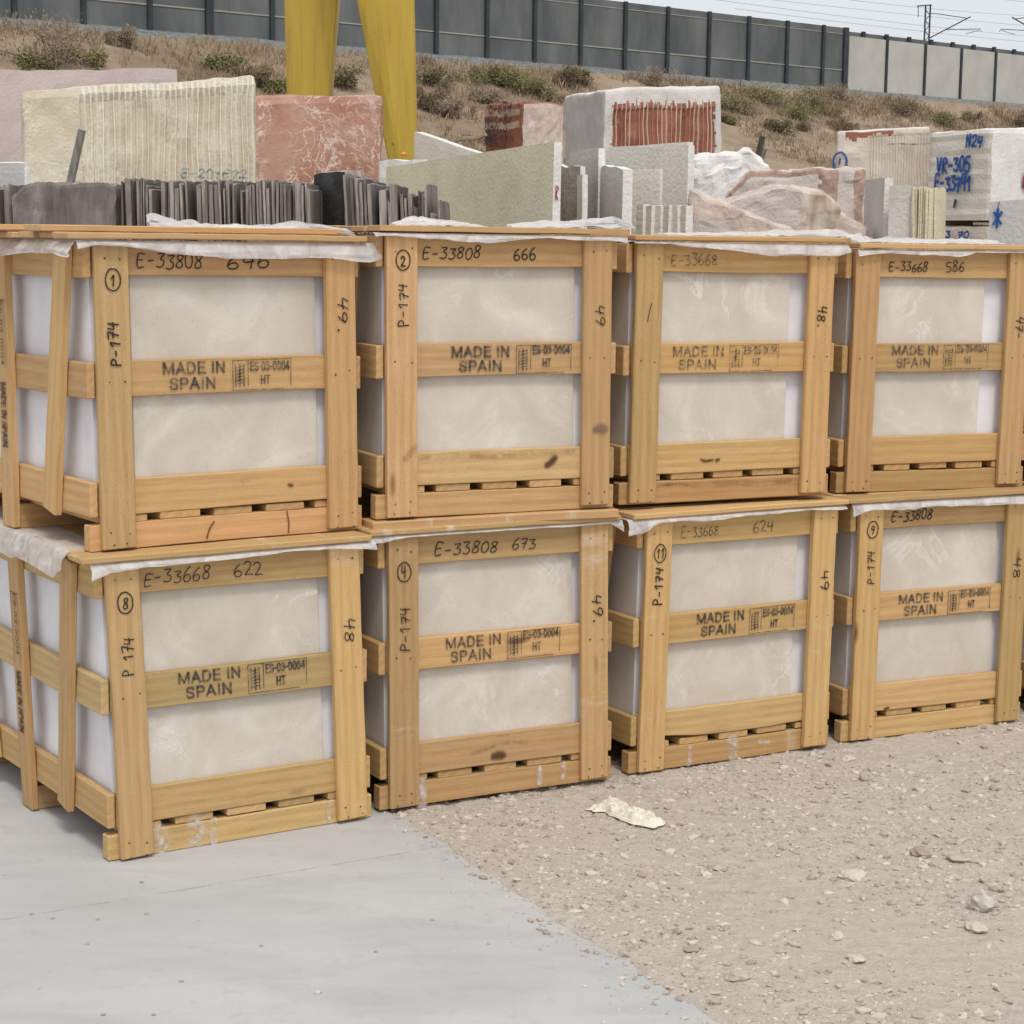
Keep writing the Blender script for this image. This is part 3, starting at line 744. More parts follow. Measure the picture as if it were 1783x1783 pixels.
film('T4', 'thin plastic film folded under the lid of the crate numbered 586', [(0, .03), (.1, .018), (.3, .022), (.42, .026), (.5, .008), (.8, .008)], 0, .78, seed=4, puff=.006)
film('B1', 'white plastic film draped over the left corner of the crate marked circled 8', [(-.06, .07), (0, .03), (.1, .022), (.4, .018), (.55, .008), (.7, .012), (.83, .02), (.87, .03)], -.05, .87, left=.085, seed=5, over=True, lidx=-.055)
film('B2', 'scrap of plastic film at the top corners of the crate marked circled 4', [(-.08, .03), (-.02, .025), (.06, .006), (.8, .006), (.85, .05)], -.08, .85, seed=6, puff=.004)
film('B3', 'plastic film edging the top of the crate marked circled 11', [(-.09, .06), (-.03, .05), (.02, .02), (.3, .022), (.5, .012), (.83, .012)], -.09, .83, seed=7)
film('B4', 'plastic film hanging along the top of the crate marked circled 9', [(-.05, .05), (.02, .03), (.15, .035), (.3, .026), (.5, .034), (.8, .04)], -.05, .80, seed=8)

def heap(key, label, pts, seed, yw=.05):
    """crumpled film lying on a lid: a lumpy strip through (x, y, width, height) in the crate's space"""
    (root, W, lean), pos, yaw = CR[key]
    vs = []; fs = []; nu = 60; nv = 14
    for i in range(nu+1):
        t = i/nu*(len(pts)-1); k = min(int(t), len(pts)-2); f = t-k
        q = [pts[k][n]+(pts[k+1][n]-pts[k][n])*f for n in range(4)]
        for j in range(nv+1):
            s_ = j/nv*2-1
            z = LID1+.003+.62*q[3]*max(0, (1-s_*s_))*(.7+.7*nz((q[0], s_, 0), 9, seed))+.30*q[3]*abs(nz((q[0]*1.6, s_*2.5, 3), 15, seed))
            vs.append((q[0]+.012*nz((q[0], s_, 8), 9, seed)+lean*.9, q[1]+s_*q[2]+.01*nz((q[0], s_, 4), 12, seed), z))
    for i in range(nu):
        for j in range(nv):
            q = i*(nv+1)+j; fs.append((q, q+nv+1, q+nv+2, q+1))
    o = from_data('plastic_film', vs, fs, FILM, None, True); o.location = pos; o.rotation_euler = (0, 0, yaw)
    tag(o, label, 'plastic film', 'torn plastic sheets over the crates')
heap('T1', 'white plastic film rumpled over the lid of the crate marked circled 1', [(.45, .62, .02, .085), (.52, .55, .07, .06), (.62, .48, .08, .05), (.75, .42, .07, .045), (.84, .30, .08, .05), (.88, .1, .05, .03)], 21)
heap('T2', 'white film bunched mid lid on the crate marked circled 2', [(.20, .45, .03, .02), (.28, .42, .07, .05), (.36, .4, .07, .04), (.5, .4, .06, .012)], 22)
heap('T2', 'white film piled at the right lid end of the crate marked circled 2', [(.55, .3, .04, .015), (.65, .25, .08, .035), (.76, .2, .09, .05), (.83, .08, .07, .05), (.845, -.01, .03, .02)], 23)
heap('T3', 'white film bunched on the lid of the upper crate with water stained base', [(.25, .3, .05, .012), (.5, .25, .08, .02), (.7, .2, .09, .04), (.80, .05, .07, .045), (.83, -.01, .03, .02)], 24)
heap('T4', 'white plastic film lying along the lid of the crate numbered 586', [(-.04, .02, .05, .04), (.05, .1, .09, .05), (.2, .2, .08, .025), (.5, .25, .08, .03), (.8, .3, .08, .03)], 25)

# ------------------------------------------------------------------ noise wall on the embankment
PANEL_D = simple('dark_wall_panel', (.085, .094, .098), (.165, .172, .17), .5, .8, .2, .1, .02, sc=(1, 1, .3), rnd=True)
PANEL_L = simple('light_concrete_panel', (.40, .385, .355), (.49, .475, .44), .6, .85, .2, .1, .02, rnd=True)
STEEL = simple('dark_green_steel', (.018, .026, .032), (.035, .045, .05), 2, .55, .4, 0)
LEDGE = simple('cream_joint', (.30, .28, .235), (.38, .36, .31), 3, .8, .2, 0)
def wall_s(px):
    d = ray(px, 120); d = d/d.y
    # CAM + d*Y = W0 + WD*s (x, y)
    Y = (W0.x*WD.y-W0.y*WD.x)/(d.x*WD.y-1*WD.x)
    return (Vector((d.x*Y, Y, 0))-W0).dot(WD)
WROT = math.atan2(WD.y, WD.x)
def wbox(bm, s0, s1, n0, n1, z0a, z1a, z0b=None, z1b=None):
    z0b = z0a if z0b is None else z0b; z1b = z1a if z1b is None else z1b
    P = []
    for s, za, zb in ((s0, z0a, z1a), (s1, z0b, z1b)):
        for n in (n0, n1):
            for z in (za, zb): P.append(bm.verts.new((s, -n, z)))
    for f in ((0, 1, 3, 2), (4, 6, 7, 5), (0, 4, 5, 1), (2, 3, 7, 6), (0, 2, 6, 4), (1, 5, 7, 3)):
        bm.faces.new([P[i] for i in f])
def wfinish(name, bm, mat, parent):
    bmesh.ops.recalc_face_normals(bm, faces=bm.faces[:]); return from_bm(name, bm, mat, parent)
SEAMS = [-95, 25, 145, 260, 363, 472, 582, 670, 757, 845, 928, 1008, 1085, 1159, 1231, 1300, 1367, 1430, 1469]
root = empty('noise_barrier', (W0.x, W0.y, 0), WROT)
tag(root, 'long dark grey noise barrier of panels between dark posts along the top of the embankment', 'barrier')
sx = [wall_s(x) for x in SEAMS]; HW = 3.12
sx = [sx[0]-2.9*k for k in range(4, 0, -1)]+sx
for a, b in zip(sx, sx[1:]):
    za, zb = base_z(a), base_z(b)
    bm = bmesh.new(); wbox(bm, a+.05, b-.05, -.10, .0, za-.05, za+.90, zb-.05, zb+.90)
    pl = wfinish('lower_panel', bm, PANEL_D, root)
    bm = bmesh.new(); wbox(bm, a+.05, b-.05, -.10, .0, za+.96, za+2.78, zb+.96, zb+2.78); wfinish('upper_panel', bm, PANEL_D, root)
    bm = bmesh.new(); wbox(bm, a+.05, b-.05, -.12, .0, za+2.82, za+HW, zb+2.82, zb+HW); wfinish('top_panel', bm, PANEL_D, root)
    bm = bmesh.new(); wbox(bm, a+.05, b-.05, -.14, .03, za+.903, za+.957, zb+.903, zb+.957); wfinish('joint_ledge', bm, LEDGE, root)
    bm = bmesh.new(); wbox(bm, a+.05, b-.05, -.14, .02, za+2.783, za+2.817, zb+2.783, zb+2.817); wfinish('joint_ledge', bm, LEDGE, root)
for i, s in enumerate(sx):
    wd = .17 if i-4 in (4, 18) else .10
    bm = bmesh.new(); z = base_z(s); wbox(bm, s-wd, s+wd, .035, .15, z-.15, z+HW+.02); wbox(bm, s-wd*.5, s+wd*.5, -.2, .034, z-.15, z+HW-.01)
    wfinish('post', bm, STEEL, root)
root = empty('concrete_wall', (W0.x, W0.y, 0), WROT)
tag(root, 'pale concrete panel wall with thin dark posts continuing the dark barrier at right', 'wall')
LS = [1469, 1538, 1605, 1668, 1728, 1786, 1842, 1896]
lx = [wall_s(x) for x in LS]; lx += [lx[-1]+2.9*k for k in range(1, 8)]
for i, (a, b) in enumerate(zip(lx, lx[1:])):
    za, zb = base_z(a), base_z(b); e = .22 if i == 0 else .04
    bm = bmesh.new(); wbox(bm, a+e, b-.04, -.02, .16, za-1.0, za+2.72, zb-1.0, zb+2.72); wfinish('panel', bm, PANEL_L, root)
for s in lx[1:]:
    z = base_z(s); bm = bmesh.new(); wbox(bm, s-.075, s+.075, .165, .26, z-1.0, z+2.74); wfinish('post', bm, STEEL, root)
# the far barrier beyond the tracks, only its top shows
root = empty('far_barrier', (W0.x, W0.y, 0), WROT)
tag(root, 'low dark barrier strip with stubby posts showing just above the pale wall', 'barrier')
q0 = lx[0]-3
for k in range(24):
    a = q0+2.1*k; z0 = base_z(a); z1 = base_z(a+2.1)
    bm = bmesh.new(); wbox(bm, a+.04, a+2.06, -3.3, -3.1, z0-.05, z0+HW+.33, z1-.05, z1+HW+.33); wfinish('panel', bm, PANEL_D, root)
    bm = bmesh.new(); wbox(bm, a-.13, a+.13, -3.08, -2.95, z0-.05, z0+HW+.40); wfinish('post', bm, STEEL, root)

# ------------------------------------------------------------------ overhead line
def tube(bm, pts, r, n=6):
    rings = []
    for i, p in enumerate(pts):
        p = Vector(p); a = Vector(pts[max(0, i-1)]); b = Vector(pts[min(len(pts)-1, i+1)]); d = (b-a).normalized()
        u = d.orthogonal().normalized(); v = d.cross(u)
        rr = r[i] if isinstance(r, (list, tuple)) else r
        rings.append([bm.verts.new(p+(u*math.cos(2*math.pi*k/n)+v*math.sin(2*math.pi*k/n))*rr) for k in range(n)])
    for A, B in zip(rings, rings[1:]):
        for k in range(n): bm.faces.new((A[k], A[(k+1) % n], B[(k+1) % n], B[k]))
    bm.faces.new(rings[0][::-1]); bm.faces.new(rings[-1])
YM = 128.0
mz = lambda py, px=1605, Y=YM: at(px, py, Y).z
def mast(px, label, flip=False, Y=YM):
    b = at(px, 200, Y); X = b.x; zb = base_z(hill_sn(X, Y)[0])
    root = empty('catenary_mast', (X, Y, zb)); tag(root, label, 'rail mast', 'lattice masts of the overhead line')
    top = mz(9)-zb; bm = bmesh.new(); hw = .15
    for sx_ in (-hw, hw):
        for sy in (-.12, .12): tube(bm, [(sx_, sy, 0), (sx_, sy, top)], .035, 4)
    z = .3; k = 0
    while z < top-.5:
        for sy in (-.12, .12): tube(bm, [(-hw if k % 2 else hw, sy, z), (hw if k % 2 else -hw, sy, z+.33)], .022, 4)
        z += .33; k += 1
    from_bm('lattice_post', bm, STEEL, root)
    sc = Y/F_PX; s = -1 if flip else 1
    Z = lambda py: mz(py)-zb
    bm = bmesh.new(); tube(bm, [(s*.25, 0, top+.02), (s*-.72, 0, top-.06)], .04, 5); tube(bm, [(s*-.62, 0, top-.06), (s*-.60, 0, top-.75)], .025, 5); from_bm('top_bracket', bm, STEEL, root)
    bm = bmesh.new(); tube(bm, [(s*.18, 0, Z(66)), (s*2.75, 0, Z(28))], .04, 6); tube(bm, [(s*.18, 0, Z(23)), (s*.7, 0, Z(24)), (s*2.6, 0, Z(31))], .025, 6)
    tube(bm, [(s*1.25, 0, Z(51)), (s*3.45, 0, Z(49)), (s*3.5, 0, Z(54))], .025, 5); tube(bm, [(s*3.4, 0, Z(51)), (s*2.5, 0, Z(58))], .018, 5)
    from_bm('cantilever_arm', bm, STEEL, root)
mast(1608, 'dark lattice rail mast with slanted bracket arms rising above the pale wall')
mast(1828, 'rail mast mostly beyond the right edge, only its bracket arm tip in view', True)
def wire(px0, py0, px1, py1, Y0, Y1, sag, label, r=.011):
    a = at(px0, py0, Y0); b = at(px1, py1, Y1); bm = bmesh.new()
    tube(bm, [a.lerp(b, i/24)-Vector((0, 0, sag*4*(i/24)*(1-i/24))) for i in range(25)], r, 4)
    o = from_bm('overhead_wire', bm, STEEL); tag(o, label, 'wire', 'overhead railway wires')
wire(1090, -30, 1800, 46, 105, 150, .1, 'overhead wire running just under the mast top towards the right edge')
wire(1150, -14, 1800, 64, 105, 150, .15, 'overhead wire crossing the middle of the rail mast')
wire(1280, 15, 1800, 74, 110, 150, .1, 'lowest overhead wire close above the wall top')
wire(1480, 0, 1800, 28, 110, 150, .1, 'overhead wire level with the top bracket of the rail mast')
wire(1700, -8, 1800, 4, 110, 130, .05, 'short overhead wire in the top right corner of the sky')

# ------------------------------------------------------------------ slope vegetation
DRY = [simple('dry_grass_straw', (.29, .215, .145), (.37, .285, .20), 2, .9, .1, 0, lo=.3, hi=.7), simple('dry_grass_brown', (.215, .155, .10), (.28, .21, .14), 2, .9, .1, 0, lo=.3, hi=.7)]
GREEN = [simple('olive_leaves', (.15, .145, .055), (.24, .215, .09), 3, .8, .15, 0), simple('dark_leaves', (.09, .09, .04), (.16, .145, .07), 3, .8, .15, 0)]
TWIG = [simple('brown_twigs', (.14, .10, .07), (.23, .17, .115), 3, .9, .1, 0), simple('grey_twigs', (.20, .16, .125), (.30, .245, .19), 3, .9, .1, 0)]
rg = random.Random(11)
vs = []; fs = []; mi = []
def blade(p, h, lean_, wd, m_):
    a = rg.uniform(0, 6.28); t = Vector((math.cos(a), math.sin(a), 0)); q = Vector((rg.uniform(-1, 1), rg.uniform(-1, 1), 0))*lean_*h
    o = len(vs); vs.extend([p-t*wd, p+t*wd, p+q*.4+t*wd*.7+Vector((0, 0, h*.6)), p+q+Vector((0, 0, h))]); fs.append((o, o+1, o+2)); fs.append((o, o+2, o+3)); mi.extend([m_, m_])
for _ in range(26000):
    s = rg.uniform(-34, 44); n = 1.6+26*rg.random()**1.25
    p = W0+WD*s+WN*n; z = hill_z(p.x, p.y)
    if nz((p.x, p.y, 7), .22) + .6*nz((p.x, p.y, 1), .7) < rg.uniform(-.45, .35): continue
    k = 0 if nz((p.x, p.y, 2), .3)+rg.uniform(-.4, .4) > -.05 else 1
    hh = rg.uniform(.12, .36)*(1.25 if n < 4 else 1)
    for _b in range(6):
        q = Vector((p.x+rg.gauss(0, .14), p.y+rg.gauss(0, .14), z-.05)); blade(q, hh*rg.uniform(.6, 1.2), .45, rg.uniform(.012, .03), k)
o = from_data('dry_grass', vs, fs, DRY, None, False, mi); tag(o, 'straw coloured dry grass covering the embankment slope', 'grass', kind='stuff')

def shrub(px, py, wpx, hpx, kind, label, seed, flat=1.0):
    """px, py is the middle of its foot on the slope; wpx, hpx its size in the photograph at that distance"""
    p = hill_at(px, py); sc = p.y/F_PX; W_ = wpx*sc*1.25; H_ = hpx*sc*1.2
    r = random.Random(seed); V = []; Fc = []; M_ = []
    mats = {'green': [GREEN[0], GREEN[1], TWIG[0]], 'dark': [GREEN[1], TWIG[0], GREEN[0]], 'brown': [TWIG[0], DRY[1], GREEN[0]], 'straw': [TWIG[1], DRY[0], TWIG[0]]}[kind]
    clumps = [(Vector((r.gauss(0, .24)*W_, r.gauss(0, .20)*W_, H_*r.uniform(.12, .75))), r.uniform(.13, .26)*W_) for _ in range(15)]
    n = 2600 if wpx > 70 else 1700
    for i in range(n):
        c, rad = r.choice(clumps)
        d = Vector((r.gauss(0, 1), r.gauss(0, 1), r.gauss(0, 1)*.8)).normalized()*rad*(r.random()**.45)
        q = c+d
        if q.z < -.1: q.z = abs(q.z)*.3
        if q.z > H_*1.15: q.z = H_*r.uniform(.6, 1.1)
        sz = r.uniform(.035, .085) if kind in ('green', 'dark') else r.uniform(.02, .045)
        t = Vector((r.gauss(0, 1), r.gauss(0, 1), r.gauss(0, 1))).normalized(); u = t.orthogonal().normalized()
        ln = sz*(1.3 if kind in ('green', 'dark') else 5)
        if kind in ('brown', 'straw'): t = (t+Vector((0, 0, .9))+d.normalized()*.8).normalized(); u = t.orthogonal().normalized()
        o = len(V); V += [q-t*ln*.5, q+u*sz*.5, q+t*ln*.5, q-u*sz*.5]; Fc.append((o, o+1, o+2, o+3))
        x = r.random(); M_.append(0 if x < .62 else (1 if x < .9 else 2))
    root = empty('shrub', p-Vector((0, 0, .08))); tag(root, label, 'shrub', 'shrubs on the embankment slope')
    from_data('foliage', V, Fc, mats, root, False, M_)
    bm = bmesh.new()
    for k in range(6):
        c, rad = clumps[k]; tube(bm, [(0, 0, -.1), c*.5+Vector((0, 0, .05)), c], [.035, .025, .01], 5)
    from_bm('stems', bm, TWIG[0], root)
SH = [
 (85, 112, 150, 78, 'straw', 'biggest dry brown bush, feathery, at the far left below the barrier'),
 (60, 115, 70, 28, 'green', 'low green shrub at the foot of the biggest dry bush'),
 (150, 113, 60, 32, 'green', 'olive shrub just right of the biggest dry bush'),
 (212, 82, 44, 32, 'straw', 'tawny grass tuft standing up alone below the barrier at left'),
 (383, 125, 66, 30, 'green', 'round green shrub above the ridged cream block'),
 (440, 152, 48, 34, 'brown', 'dark brown shrub just right of the ridged cream block corner'),
 (478, 160, 40, 24, 'green', 'small green shrub touching the left yellow crane leg'),
 (600, 155, 52, 38, 'dark', 'dark shrub between the two yellow crane legs'),
 (745, 150, 48, 34, 'dark', 'dark green shrub against the right side of the right yellow crane leg'),
 (748, 192, 44, 44, 'brown', 'grey brown shrub beside the right crane leg, below the dark green one'),
 (785, 205, 50, 34, 'straw', 'thin greyish shrub on bare slope between crane leg and small red block'),
 (850, 143, 66, 26, 'green', 'green shrub left end of the row below the barrier'),
 (878, 148, 40, 32, 'dark', 'dark topped shrub second in the row below the barrier'),
 (905, 163, 70, 38, 'green', 'wide olive shrub in the middle of the row above the small red block'),
 (940, 176, 52, 32, 'dark', 'dark green shrub just above the small red block'),
 (985, 150, 44, 34, 'brown', 'rust brown shrub left of the tall dark shrub below the barrier'),
 (1013, 148, 42, 32, 'dark', 'tall dark shrub above the left corner of the red faced white block'),
 (850, 182, 40, 26, 'straw', 'grey thorny shrub above left corner of the small red block'),
 (1135, 148, 60, 26, 'straw', 'tawny shrub behind the top of the red faced white block'),
 (1275, 196, 60, 36, 'green', 'green shrub right beside the red faced white block'),
 (1265, 215, 26, 16, 'dark', 'tiny dark shrub right of the red faced white block, below the green one'),
 (1330, 180, 60, 28, 'green', 'left shrub of the dense middle clump below the light wall end'),
 (1390, 192, 86, 40, 'dark', 'widest dark shrub of the clump below the end of the dark barrier'),
 (1385, 208, 60, 28, 'green', 'bright green shrub under the widest dark shrub'),
 (1435, 200, 44, 28, 'brown', 'brown shrub at the right side of the widest dark shrub'),
 (1360, 232, 44, 26, 'dark', 'lone dark green shrub low on the slope left of the stained cream block'),
 (1398, 228, 24, 18, 'brown', 'small grey shrub right of the lone dark green shrub'),
 (1465, 226, 36, 18, 'brown', 'low brown shrub above the left corner of the stained cream block'),
 (1575, 200, 58, 28, 'brown', 'brown shrub at the foot of the pale wall near the rail mast'),
 (1635, 216, 66, 22, 'green', 'olive green shrub above the stained cream block'),
 (1690, 212, 30, 18, 'brown', 'small brown tuft above the block with blue numbers'),
 (1775, 222, 46, 32, 'brown', 'dark brown shrub at the right edge below the pale wall'),
 (1455, 172, 50, 20, 'straw', 'pale dry tuft at the foot of the last dark barrier post'),
]
for i, q in enumerate(SH): shrub(*q[:5], q[5], 100+i)

# ------------------------------------------------------------------ stone blocks
def stone(name, cols, vein=None, scale=2.0, rough=.85, groove=None, veinw=.02, mottle=.5, extra=None, sc=(1, 1, 1), rndv=None):
    t = NT(name); v = t.coord(sc)
    f = t.noise(v, scale, 8, .64, .6)
    n = len(cols); c = t.ramp(f, [(.30+.4*i/(n-1), cols[i]) for i in range(n)])
    if vein:
        for sc_, dd in ((1.6, 2.2), (3.6, 1.6)):
            ve = t.noise(v, sc_, 7, .6, dd)
            vf = t.ramp(ve, [(.5-veinw, (0, 0, 0)), (.5, (1, 1, 1)), (.5+veinw, (0, 0, 0))])
            ms = t.ramp(t.noise(v, 2.6, 3), [(.40, (0, 0, 0)), (.55, (1, 1, 1))])
            c = t.mix(t.math('MULTIPLY', vf, ms), c, vein)
    if extra:
        fx = t.noise(v, extra[1], 5, .65, .5); c = t.mix(t.ramp(fx, [(extra[2], (0, 0, 0)), (extra[2]+.12, (1, 1, 1))]), c, extra[0])
    sp = t.noise(v, 45, 3, .6)
    c = t.mix(t.ramp(sp, [(.3, (mottle*.5,)*3), (.45, (0, 0, 0))]), c, tuple(x*.6 for x in cols[0]))
    if rndv:
        oi = t.n('ShaderNodeObjectInfo'); mr = t.n('ShaderNodeMapRange'); mr.inputs[3].default_value = rndv[0]; mr.inputs[4].default_value = rndv[1]; t.l(oi.outputs['Random'], mr.inputs[0])
        h = t.n('ShaderNodeHueSaturation'); t.l(c, h.inputs['Color']); t.l(mr.outputs[0], h.inputs['Value']); c = h.outputs[0]
    t.base(c, rough, .2); t.bump(t.math('ADD', sp, f), .35, .02); return t.m
CREAM = stone('cream_limestone', [(.48, .41, .295), (.57, .505, .385), (.64, .585, .475)], (.70, .66, .58))
CREAM_G = stone('cream_limestone_grooves', [(.66, .61, .50), (.72, .675, .575), (.76, .72, .64)])
PINK = stone('pale_pink_marble', [(.44, .355, .335), (.50, .42, .40), (.56, .48, .455)], None, 1.2, extra=((.46, .30, .25), 1.3, .62))
RED = stone('red_marble', [(.32, .155, .11), (.41, .225, .165), (.48, .31, .245)], (.70, .58, .50), 1.9, veinw=.022, extra=((.50, .37, .315), 1.1, .60))
REDG = stone('red_sawn_face', [(.20, .065, .04), (.29, .115, .075), (.36, .17, .12)], None, 5, extra=((.46, .36, .31), 6, .62))
REDL = stone('red_groove_ridges', [(.42, .26, .2), (.5, .36, .29), (.58, .46, .4)])
WHITE = stone('white_limestone', [(.52, .49, .46), (.60, .57, .54), (.67, .65, .62)], None, 2.5)
WHITEB = stone('bright_white_limestone', [(.62, .60, .57), (.69, .67, .65), (.74, .73, .71)], None, 2.5)
GREYW = stone('grey_white_sawn', [(.43, .41, .405), (.475, .455, .45), (.51, .495, .485)], None, 1.5, mottle=.2)
STAINED = stone('stained_cream', [(.50, .42, .34), (.58, .51, .43), (.65, .60, .53)], None, 3, extra=((.44, .30, .20), 4.5, .66))
RUST = stone('rust_stain', [(.15, .05, .03), (.22, .085, .05), (.30, .14, .09)])
GREENISH = stone('greenish_beige_slab', [(.57, .51, .355), (.645, .585, .42), (.70, .645, .49)], None, 2.2, .6, extra=((.33, .30, .225), 7, .68))
GREY_SL = stone('grey_slab', [(.48, .44, .40), (.545, .505, .465), (.60, .56, .52)], None, 3, .7)
BRN_SL = stone('grey_brown_slab', [(.20, .17, .15), (.29, .25, .22), (.38, .34, .305)], None, 8, .8)
LT_SL = stone('light_grey_slab', [(.62, .575, .51), (.68, .635, .57), (.72, .68, .62)], None, 2, .6)
WEATH = stone('weathered_tiles', [(.12, .102, .088), (.20, .174, .153), (.32, .285, .255)], None, 12, .9, sc=(1, 1, .22), rndv=(.6, 1.3), extra=((.33, .31, .285), 12, .66))
WEATH2 = stone('weathered_tile_edges', [(.11, .093, .080), (.235, .205, .18), (.48, .435, .395)], None, 20, .9, sc=(1, 1, .13), rndv=(.6, 1.35), extra=((.42, .40, .38), 16, .66))
PINKR = stone('pink_rough_stone', [(.46, .36, .305), (.55, .45, .39), (.65, .56, .50)], None, 8, extra=((.42, .28, .21), 5, .64))
EDGEW = stone('white_slab_edge', [(.66, .64, .61), (.72, .70, .67), (.76, .75, .73)], None, 6, .7)

def rock_block(name, parent, A, B, C, D, z0, mats, ztop=None, r=.04, amp=.02, rough=0.0, seed=0, res=.08, groove=None, chip=.0, matfn=None, topfn=None, chipu=.95):
    """hexahedron on the quadrilateral A B C D (seen from above, A to B to C to D counter-clockwise or not), from z0 up to each corner's z"""
    A, B, C, D = (Vector(p) for p in (A, B, C, D))
    bx = max((B-A).length, (C-D).length); by = max((D-A).length, (C-B).length); H = (A.z+B.z+C.z+D.z)/4-z0
    nx = max(3, int(bx/res)); ny = max(3, int(by/(res*2))); nzq = max(3, int(H/res))
    if groove: nx = max(nx, groove['n']*6)
    V = {}; vs = []; fs = []; mi = []
    def pos(i, j, k):
        u, v, w_ = i/nx, j/ny, k/nzq
        p = (A*(1-u)+B*u)*(1-v)+(D*(1-u)+C*u)*v; zt = p.z
        # rounded edges in metres
        x, y, z = u*bx, v*by, w_*H
        q = Vector((min(max(x, r), bx-r), min(max(y, r), by-r), min(max(z, -9), H-r)))
        d = Vector((x, y, z))-q
        if d.length > r: d = d.normalized()*r
        x, y, z = q+d
        u, v, w_ = x/bx, y/by, z/H
        p = (A*(1-u)+B*u)*(1-v)+(D*(1-u)+C*u)*v; zt = p.z
        zz = z0+(zt-z0)*w_
        if topfn: zz -= topfn(u, v)*max(0, w_-.4)/.6
        p = Vector((p.x, p.y, zz))
        k1 = noise.noise_vector(p*1.7+Vector((seed, seed*2, 0)))*amp + noise.noise_vector(p*6+Vector((seed, 0, 3)))*amp*.5
        if rough: k1 += noise.noise_vector(p*11+Vector((0, seed, 3)))*rough*1.0*(.35+.65*(w_ > .93 or u < .06 or u > .94 or 0 < v < 1))
        if chip and w_ > .5 and (j > 0 or w_ > .965 or u > chipu or u < .05): k1 += noise.cell_vector(p*9+Vector((seed, 0, 0)))*chip-Vector((chip, chip, chip))*.5 + (noise.cell_vector(p*23)-Vector((.5, .5, .5)))*chip*.5
        if groove and j == 0 and groove['u0'] < u < groove['u1'] and w_ < groove.get('w1', .98) and w_ > groove.get('w0', 0):
            g_ = (u-groove['u0'])/(groove['u1']-groove['u0'])*groove['n']; fr_ = abs((g_ % 1)-.5)*2
            nrm = (B-A).cross(Vector((0, 0, 1))).normalized()
            dd = groove['d']*(math.sqrt(max(0, 1-min(1, fr_*1.25)**2)))*(.6+.7*abs(nz((g_//1, 0, p.z), 2.5, seed)))
            k1 -= nrm*dd
        if w_ < .02: k1.z = 0
        return p+k1
    def vid(i, j, k):
        key = (i, j, k)
        if key not in V: V[key] = len(vs); vs.append(pos(i, j, k))
        return V[key]
    def quad(a, b, c, d, face, u, w_):
        fs.append((vid(*a), vid(*b), vid(*c), vid(*d))); mi.append(matfn(face, u, w_) if matfn else 0)
    for k in range(nzq):
        for i in range(nx):
            quad((i, 0, k), (i+1, 0, k), (i+1, 0, k+1), (i, 0, k+1), 'front', (i+.5)/nx, (k+.5)/nzq)
            quad((i+1, ny, k), (i, ny, k), (i, ny, k+1), (i+1, ny, k+1), 'back', (i+.5)/nx, (k+.5)/nzq)
        for j in range(ny):
            quad((nx, j, k), (nx, j+1, k), (nx, j+1, k+1), (nx, j, k+1), 'right', (j+.5)/ny, (k+.5)/nzq)
            quad((0, j+1, k), (0, j, k), (0, j, k+1), (0, j+1, k+1), 'left', (j+.5)/ny, (k+.5)/nzq)
    for i in range(nx):
        for j in range(ny):
            quad((i, j, nzq), (i+1, j, nzq), (i+1, j+1, nzq), (i, j+1, nzq), 'top', (i+.5)/nx, (j+.5)/ny)
            quad((i, j+1, 0), (i+1, j+1, 0), (i+1, j, 0), (i, j, 0), 'bottom', (i+.5)/nx, (j+.5)/ny)
    return from_data(name, vs, fs, mats, parent, False, mi)
def quad_pts(L, Rr, depth, L2=None):
    """front top corners as (px, py, Y); the back corners lie `depth` behind, square to the front"""
    A = at(*L); B = at(*Rr); n = Vector((-(B-A).y, (B-A).x, 0)).normalized()
    return A, B, B+n*depth, A+n*depth
def facing(pl, pr, Y, depth, turn=0.0):
    """like quad_pts, for a face that looks at the yard's near side; turn > 0 brings its right end nearer"""
    a = at(pl[0], pl[1], Y); b0 = at(pr[0], pr[1], Y); x = (a.x+b0.x)/2
    d = (b0.x-a.x)*(x/Y+turn)
    return quad_pts((pl[0], pl[1], Y+d/2), (pr[0], pr[1], Y-d/2), depth)
def paint_on(A, B, name, mat, parent, build, off=.03):
    """u runs in metres from A along the top edge, v is height"""
    ink = Ink(); build(ink); e = (B-A); e.z = 0; e.normalize(); nrm = e.cross(Vector((0, 0, 1)))
    return ink.build(name, mat, parent, lambda u, v: (A.x+e.x*u+nrm.x*off, A.y+e.y*u+nrm.y*off, v))

TEAL = ink_material('faded_blue_paint', (.05, .13, .20), .42, .62, 30)
# pale pink block at far left
A, B, C, D = facing((-120, 121), (311, 116), 18.6, 1.6, -.02)
o = rock_block('stone_block', None, A, B, C, D, 0, [PINK], r=.03, amp=.03, seed=3, res=.12); tag(o, 'smooth pale pink block rising behind the ridged cream block', 'stone block', 'quarry blocks in the yard')
# ridged cream block
A, B, C, D = facing((36, 158), (447, 128), 13.8, 1.5, -.03)
def mf(face, u, w_): return 0
o = rock_block('stone_block', None, A, B, C, D, 0, [CREAM, CREAM_G], r=.045, amp=.018, rough=.006, seed=5, res=.06, groove=dict(u0=.24, u1=.985, n=31, d=.024, w1=.975), matfn=lambda f, u, w_: 1 if (f == 'front' and u > .24 and abs(((u-.24)/.745*31 % 1)-.5) > .33) else 0)
tag(o, 'big cream block with vertical drill grooves and faded blue numbers', 'stone block', 'quarry blocks in the yard')
zt = at(300, 312, 13.9).z
paint_on(A, B, 'painted_number', TEAL, o, lambda k: k.text('E-201E92', 1.08, at(300, 309, 13.9).z, .46, .055, .012), off=.02)
